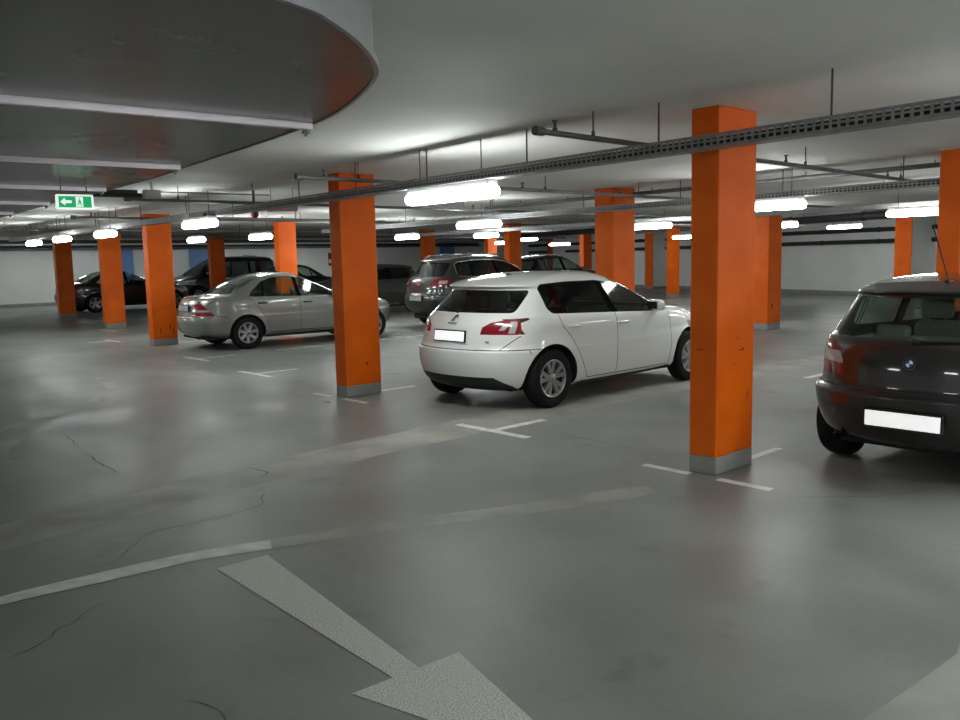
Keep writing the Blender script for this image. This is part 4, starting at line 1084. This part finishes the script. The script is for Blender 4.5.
SUV = dict(L=4.43, W=1.81, axles=(.93, 3.53), rt=.345, arch=.41, track=1.57, flare=.03,
 slices=[(.25, .55, 4.0, .64, 4, 3), (.29, .36, 4.2, .78, 4.5, 3), (.38, .14, 4.34, .86, 5, 3), (.52, .03, 4.41, .89, 5, 3), (.66, .0, 4.43, .900, 5, 3), (.76, .02, 4.42, .903, 5, 3), (.80, .06, 4.40, .902, 5, 3), (.92, .08, 4.28, .898, 5, 3.5), (1.0, .10, 4.05, .890, 5, 4),
  (1.07, .13, 3.60, .875, 5, 5), (1.12, .16, 3.22, .855, 5, 5), (1.16, .20, 3.10, .835, 5, 4.5), (1.30, .33, 2.86, .775, 5, 4), (1.44, .43, 2.60, .715, 5, 4), (1.50, .46, 2.48, .69, 5, 4), (1.53, .40, 2.42, .675, 5, 4), (1.56, .46, 2.35, .655, 5, 4), (1.60, .66, 2.24, .615, 4.5, 4), (1.635, .95, 2.12, .54, 4, 4), (1.66, 1.3, 2.0, .42, 3.5, 3.5), (1.67, 1.55, 1.85, .22, 3, 3)],
 dlo=[roundpoly([(.62, 1.215), (.72, 1.18), (2.86, 1.09), (2.93, 1.10), (2.8, 1.18), (2.4, 1.42), (2.15, 1.50), (1.8, 1.54), (1.2, 1.54), (.74, 1.50), (.62, 1.45)], .03)],
 pillars=[[(1.83, 1.05), (1.92, 1.05), (1.80, 1.6), (1.74, 1.6)], [(1.06, 1.05), (1.12, 1.05), (1.10, 1.6), (1.05, 1.6)]],
 rear_window=[(-.66, 1.18), (.66, 1.18), (.60, 1.49), (-.60, 1.49)], rw_r=.06, windscreen=[(-.76, 1.17), (.76, 1.17), (.60, 1.57), (-.60, 1.57)],
 tail_end=[[(.42, .96), (.92, .96), (.92, 1.14), (.48, 1.12)]], tail_side=[[(-.05, .96), (.36, .98), (.44, 1.10), (.36, 1.15), (-.05, 1.14)]], rev_end=[[(.64, 1.02), (.80, 1.02), (.80, 1.09), (.64, 1.09)]],
 head_end=[[(.45, .80), (.9, .82), (.9, .98), (.5, .95)]], trim_end=[[(-.95, .2), (.95, .2), (.95, .62), (-.95, .62)]], trim_side=[[(-.05, .2), (.52, .2), (.52, .60), (-.05, .60)], [(1.36, .2), (3.1, .2), (3.1, .42), (1.36, .42)]],
 doors=[[(1.87, .42), (3.02, .42), (3.06, .65), (2.98, 1.12), (1.87, 1.12)]], rear_doors=[[(1.40, .42), (1.87, .42), (1.87, 1.18), (.98, 1.2), (1.05, .95)]], boot=[[(-.66, .78), (.66, .78), (.70, 1.18), (-.70, 1.18)]],
 gaps_side=[[(1.87, .42), (1.87, 1.15)]], gaps_end=[[(-.66, .95), (-.66, .78), (.66, .78), (.66, .95)]], handles=[(1.2, 1.0), (2.08, .98)], bx=1.8, mirror=(2.75, 1.17), cowl=3.12, seat=2.0, shelf=(.35, .8, 1.1),
 plate=(.69, 'plategrey', .50), plate_off=.02, antenna=(.75, 1.60), ant_len=.03, ant_dx=.05, wiper=[(.0, 1.18, .4, 1.22)],
 chrome_lines=[[(.63, 1.22), (.63, 1.44), (.74, 1.50), (1.2, 1.54), (1.8, 1.54), (2.15, 1.50), (2.4, 1.42), (2.8, 1.18)], [(.66, 1.185), (2.86, 1.09)]], rails=[(.60, [(.62, 1.60), (.78, 1.655), (1.2, 1.68), (1.8, 1.685), (2.2, 1.655), (2.34, 1.60)])],
 side_strip=[], wheel=dict(spokes=(5, False, .085), spin=.3))

VAN = dict(L=4.89, W=1.90, axles=(1.0, 4.0), rt=.335, arch=.40, track=1.63,
 slices=[(.24, .45, 4.4, .7, 4, 3), (.28, .25, 4.6, .82, 5, 3), (.38, .06, 4.8, .91, 6, 3), (.55, .0, 4.88, .94, 7, 3), (.75, .0, 4.89, .95, 7, 3.2), (.95, .01, 4.80, .95, 7, 3.6), (1.05, .02, 4.60, .945, 7, 4), (1.12, .03, 4.35, .935, 7, 4.5),
  (1.2, .05, 4.15, .92, 7, 4.5), (1.4, .10, 3.80, .88, 7, 4.5), (1.6, .15, 3.45, .84, 7, 4.5), (1.75, .20, 3.17, .81, 7, 4.5), (1.82, .24, 3.02, .785, 6, 4.5), (1.87, .32, 2.90, .74, 5, 4), (1.91, .55, 2.74, .65, 4, 4), (1.935, .95, 2.5, .5, 3.5, 3.5), (1.945, 1.3, 2.2, .3, 3, 3)],
 dlo=[roundpoly([(.35, 1.12), (3.75, 1.08), (3.83, 1.10), (3.5, 1.36), (3.15, 1.60), (2.95, 1.70), (.42, 1.72)], .05)],
 pillars=[[(1.55, 1.05), (1.66, 1.05), (1.66, 1.8), (1.55, 1.8)], [(2.85, 1.05), (2.97, 1.05), (2.9, 1.8), (2.8, 1.8)]],
 rear_window=[(-.75, 1.12), (.75, 1.12), (.68, 1.74), (-.68, 1.74)], windscreen=[(-.84, 1.14), (.84, 1.14), (.70, 1.78), (-.70, 1.78)],
 tail_end=[[(.80, .85), (.98, .85), (.98, 1.25), (.80, 1.25)]], head_end=[[(.5, .78), (.96, .78), (.96, 1.0), (.55, .98)]], grille=[[(-.48, .72), (.48, .72), (.48, .92), (-.48, .92)]],
 doors=[[(2.91, .38), (3.5, .38), (3.62, .75), (3.7, 1.1), (2.91, 1.1)]], gaps_side=[[(2.91, .38), (2.91, 1.1)], [(1.6, .38), (1.6, 1.1)]], handles=[(3.05, .98)], bx=2, mirror=(3.55, 1.22), cowl=4.2, seat=3.3,
 plate=(.72, 'plategrey', .5), side_strip=[], wheel=dict(spokes=(7, False, .06)))

def scaled(sp, sx, sy, sz, **kw):
    """same construction, other proportions"""
    def s2(P, a, b): return [(p[0] * a, p[1] * b) for p in P]
    o = dict(sp); o['L'] = sp['L'] * sx; o['W'] = sp['W'] * sy; o['axles'] = tuple(a * sx for a in sp['axles']); o['track'] = sp['track'] * sy
    o['slices'] = [(r[0] * sz, r[1] * sx, r[2] * sx, r[3] * sy, r[4], r[5]) for r in sp['slices']]
    for k in ('dlo', 'pillars', 'tail_side', 'rev_side', 'smk_side', 'trim_side', 'head_side', 'doors', 'rear_doors', 'bumper_side', 'gaps_side', 'chrome_lines'):
        if k in sp: o[k] = [s2(P, sx, sz) for P in sp[k]]
    for k in ('tail_end', 'rev_end', 'smk_end', 'head_end', 'grille', 'trim_end', 'boot', 'bumper', 'gaps_end'):
        if k in sp: o[k] = [s2(P, sy, sz) for P in sp[k]]
    for k in ('boot_top', 'bonnet'):
        if k in sp: o[k] = [s2(P, sx, sy) for P in sp[k]]
    for k in ('rear_window', 'windscreen'): o[k] = s2(sp[k], sy, sz)
    o['handles'] = s2(sp['handles'], sx, sz); o['mirror'] = (sp['mirror'][0] * sx, sp['mirror'][1] * sz); o['cowl'] = sp['cowl'] * sx; o['seat'] = sp['seat'] * sx; o['bx'] = sp['bx'] * sx
    if 'plate' in sp: o['plate'] = (sp['plate'][0] * sz, *sp['plate'][1:])
    if 'antenna' in sp: o['antenna'] = (sp['antenna'][0] * sx, sp['antenna'][1] * sz)
    if 'shelf' in sp: o['shelf'] = (sp['shelf'][0] * sx, sp['shelf'][1] * sx, sp['shelf'][2] * sz)
    if 'wiper' in sp: o['wiper'] = [(a * sy, b * sz, c * sy, d_ * sz) for a, b, c, d_ in sp['wiper']]
    if 'side_strip' in sp: o['side_strip'] = [(p[0] * sx, p[1] * sx, p[2] * sz, p[3] * sz, p[4]) for p in sp['side_strip']]
    o.update(kw); return o

PT = dict(white=paint('white_car_paint', (.84, .85, .83), 0, .4, .01), silver=paint('silver_car_paint', (.27, .27, .26), .55, .38), brown=paint('dark_brown_car_paint', (.019, .0165, .0172), .3, .3),
          black=paint('black_car_paint', (.005, .005, .006), 0., .3), grey=paint('dark_grey_car_paint', (.028, .031, .032), .15, .35), green=paint('grey_green_car_paint', (.045, .05, .05), .2, .35), navy=paint('black_blue_car_paint', (.012, .014, .02), .3, .3))

def mats(p, glass='glass_dark', **kw):
    d_ = dict(paint=PT[p], glass=M[glass]); d_.update(kw); return d_

# white hatchback
sp = dict(HATCH); sp['mats'] = mats('white')
wc, sh = build_car('hatchback_car', sp, (5.94, 7.03, 0), math.radians(.3), 'white five-door hatchback with blank number plate parked between two orange pillars')
def lion(s):
    P = [(-.028, -.038), (-.016, -.040), (-.012, -.018), (-.002, -.012), (.000, -.040), (.014, -.040), (.012, -.024), (.010, -.006), (.018, .008), (.034, .004), (.038, .012), (.024, .020), (.038, .026), (.034, .036), (.016, .040), (.002, .034), (-.008, .022), (-.012, .004), (-.020, -.012)]
    s.poly([(x * 1.15, y * 1.15, 0) for x, y in P], 0, thick=(0, 0, .004))
s, nm = rear_badge(wc, sh, .98, lion); s.build('badge', M['badge'], wc)['label'] = 'grey rearing lion emblem'
text_part(wc, sh, 'PEUGEOT', .028, 0, .922, 'lettering', M['badge'])
s = MB(); x = sh.rear_x(-.5, .73) - .004; s.box((x, -.50, .74), (.006, .10, .02), 0, .002, Matrix.Rotation(-.12, 4, 'Z')); s.build('model_badge', M['alloy'], wc)
# silver sedan
sp = scaled(SEDAN, 1.02, 1, 1); sp['bow'] = .18; sp['mats'] = mats('silver', 'glass', handle=M['black'])
build_car('sedan_car', sp, (6.69, 15.78, 0), math.radians(-4.2), 'silver four-door sedan with red triangular tail lights parked behind an orange pillar')
# dark brown hatchback at right
sp = dict(BEAM); sp['mats'] = mats('brown', 'glass', seat='seatlight')
bc, sh = build_car('hatchback_car', sp, (5.87, 2.23, 0), math.radians(-1), 'dark brown hatchback with blank white plate cut off by the right edge of frame')
def roundel(s):
    def disc(r0, r1, a0, a1, z, mi, n=10):
        for k in range(n):
            a, b = a0 + (a1 - a0) * k / n, a0 + (a1 - a0) * (k + 1) / n
            P = [(r1 * math.cos(a), r1 * math.sin(a), z), (r1 * math.cos(b), r1 * math.sin(b), z), (r0 * math.cos(b), r0 * math.sin(b), z), (r0 * math.cos(a), r0 * math.sin(a), z)]
            if r0 < 1e-6: P = P[:3]
            s.poly(P, mi)
    for q in range(4): disc(0, .024, q * PI / 2, (q + 1) * PI / 2, .006, 1 if q % 2 == 0 else 2)
    disc(.024, .038, 0, 2 * PI, .006, 0, 32); disc(.038, .042, 0, 2 * PI, .008, 3, 32)
    s.cyl((0, 0, -.004), (0, 0, .004), .042, 3, 32)
s, nm = rear_badge(bc, sh, .85, roundel, off=.012); s.build('badge', [M['black'], M['roundwhite'], M['roundblue'], M['chrome']], bc, recalc=False)['label'] = 'round blue and white quartered emblem with black ring'
# grey off-roader
sp = scaled(SUV, 1, 1, 1.03); sp['rails'] = [(.60, [(.66, 1.63), (.80, 1.69), (1.2, 1.72), (1.8, 1.725), (2.05, 1.70), (2.15, 1.66)])]; sp['mats'] = mats('grey', 'glass_dark'); sp['rail_mat'] = M['galv']
tc_, sh = build_car('offroad_car', sp, (12.55, 15.85, 0), math.radians(-5), 'dark grey off-roader with roof rails and chrome window surround behind the white hatchback')
def ringbadge(s):
    for k in range(24):
        a, b = 2 * PI * k / 24, 2 * PI * (k + 1) / 24
        s.poly([(.055 * math.cos(a), .055 * math.sin(a), 0), (.055 * math.cos(b), .055 * math.sin(b), 0), (.046 * math.cos(b), .046 * math.sin(b), 0), (.046 * math.cos(a), .046 * math.sin(a), 0)], 0)
    for P in (((-.02, .042), (0, .004)), ((.02, .042), (0, .004)), ((-.04, .02), (-.018, -.038)), ((.04, .02), (.018, -.038)), ((-.018, -.038), (0, .0)), ((.018, -.038), (0, .0))):
        s.poly([(p[0], p[1], .001) for p in strip(P[0], P[1], .009)], 0)
s, nm = rear_badge(tc_, sh, 1.06, ringbadge, off=.012); s.build('badge', M['chrome'], tc_, recalc=False)['label'] = 'round chrome emblem'
# black sedan far left
sp = scaled(SEDAN, 1.075, 1.06, 1.035, rt=.335, arch=.385, side_strip=[], strip_mat=M['black'], gap=.012, wheel=dict(spokes=(5, False, .085), spin=.32), tail_end=[], tail_side=[], rev_end=[], rev_side=[])
sp['tail_end'] = [[(.45, .70), (.82, .70), (.82, .93), (.5, .93)]]; sp['tail_side'] = []
sp['mats'] = mats('black', 'glass')
sp['chrome_lines'] = [[(x * 1.075, z * 1.035) for x, z in ((1.2, .985), (2.97, .94))]]
build_car('sedan_car', sp, (9.34, 32.3, 0), math.radians(1), 'black sedan with five-spoke alloy wheels parked behind two orange pillars at far left')
# van
sp = dict(VAN); sp['mats'] = mats('navy', 'glass_dark'); sp['interior'] = False
vn, sh = build_car('van', sp, (19.8, 35.6, 0), PI, 'black van parked before the back wall, its roof and windscreen showing above the silver sedan', 'van')
s = MB(); s.box((1.3, .3, 1.965), (.55, .3, .06), 0, .02, None, 3); s.build('roof_box', M['lampbody'], vn, smooth=True)
# other cars of the second row
sp = scaled(SEDAN, 1.0, 1.02, 1.09, side_strip=[]); sp['mats'] = mats('black', 'glass')
build_car('sedan_car', sp, (17.0, 26.1, 0), PI, 'black car showing only its sloping rear glass above the silver sedan roof')
sp = scaled(BEAM, 1.0, 1.02, 1.06, plate=(.5, 'plategrey', .5)); sp['mats'] = mats('green', 'glass_dark'); sp['antenna'] = (.75, 1.455); sp['ant_len'] = .03; sp['ant_dx'] = .05
sp['strip_mat'] = M['chrome']; sp['side_strip'] = [(1.4, 2.9, .30, .30, .03)]
build_car('hatchback_car', sp, (17.35, 21.9, 0), PI + math.radians(2), 'grey-green car nose out, left of the grey off-roader, showing rear door')
sp = scaled(HATCH, 1.0, 1.0, 1.17, plate=(.8, 'plategrey', .5)); sp['mats'] = mats('black', 'glass'); sp['antenna'] = (1.0, 1.65); sp['ant_len'] = .02
build_car('hatchback_car', sp, (20.6, 20.9, 0), math.radians(-6), 'far black hatchback between two orange pillars near the right wall')

# ------------------------------------------------------------------ camera, world, view
d_ = Vector((0.67165451, 0.73135731, -0.11830765)); r_ = Vector((0.73456057, -0.67818114, -0.022161)); u_ = Vector((0.09644163, 0.0720196, 0.99272967))
cam = bpy.data.cameras.new('camera'); cam.sensor_width = 36.; cam.lens = 853.19 / 960 * 36; cam.clip_end = 200; cam.clip_start = .05
co = bpy.data.objects.new('camera', cam); COL.objects.link(co)
mt = Matrix((( r_.x, u_.x, -d_.x, 0), (r_.y, u_.y, -d_.y, 0), (r_.z, u_.z, -d_.z, CZ), (0, 0, 0, 1)))
co.matrix_world = mt
SC.camera = co
w = bpy.data.worlds.new('world'); SC.world = w; w.use_nodes = True
w.node_tree.nodes['Background'].inputs[0].default_value = (.5, .55, .55, 1); w.node_tree.nodes['Background'].inputs[1].default_value = .02
SC.view_settings.view_transform = 'Standard'
SC.view_settings.look = 'None'
SC.view_settings.exposure = 0.
try:
    SC.cycles.use_denoising = True
    SC.cycles.max_bounces = 10; SC.cycles.diffuse_bounces = 5; SC.cycles.glossy_bounces = 5; SC.cycles.transparent_max_bounces = 16
    SC.cycles.sample_clamp_indirect = 6.
    SC.cycles.use_light_tree = True
    SC.cycles.caustics_reflective = False; SC.cycles.caustics_refractive = False
except Exception as e: print(e)
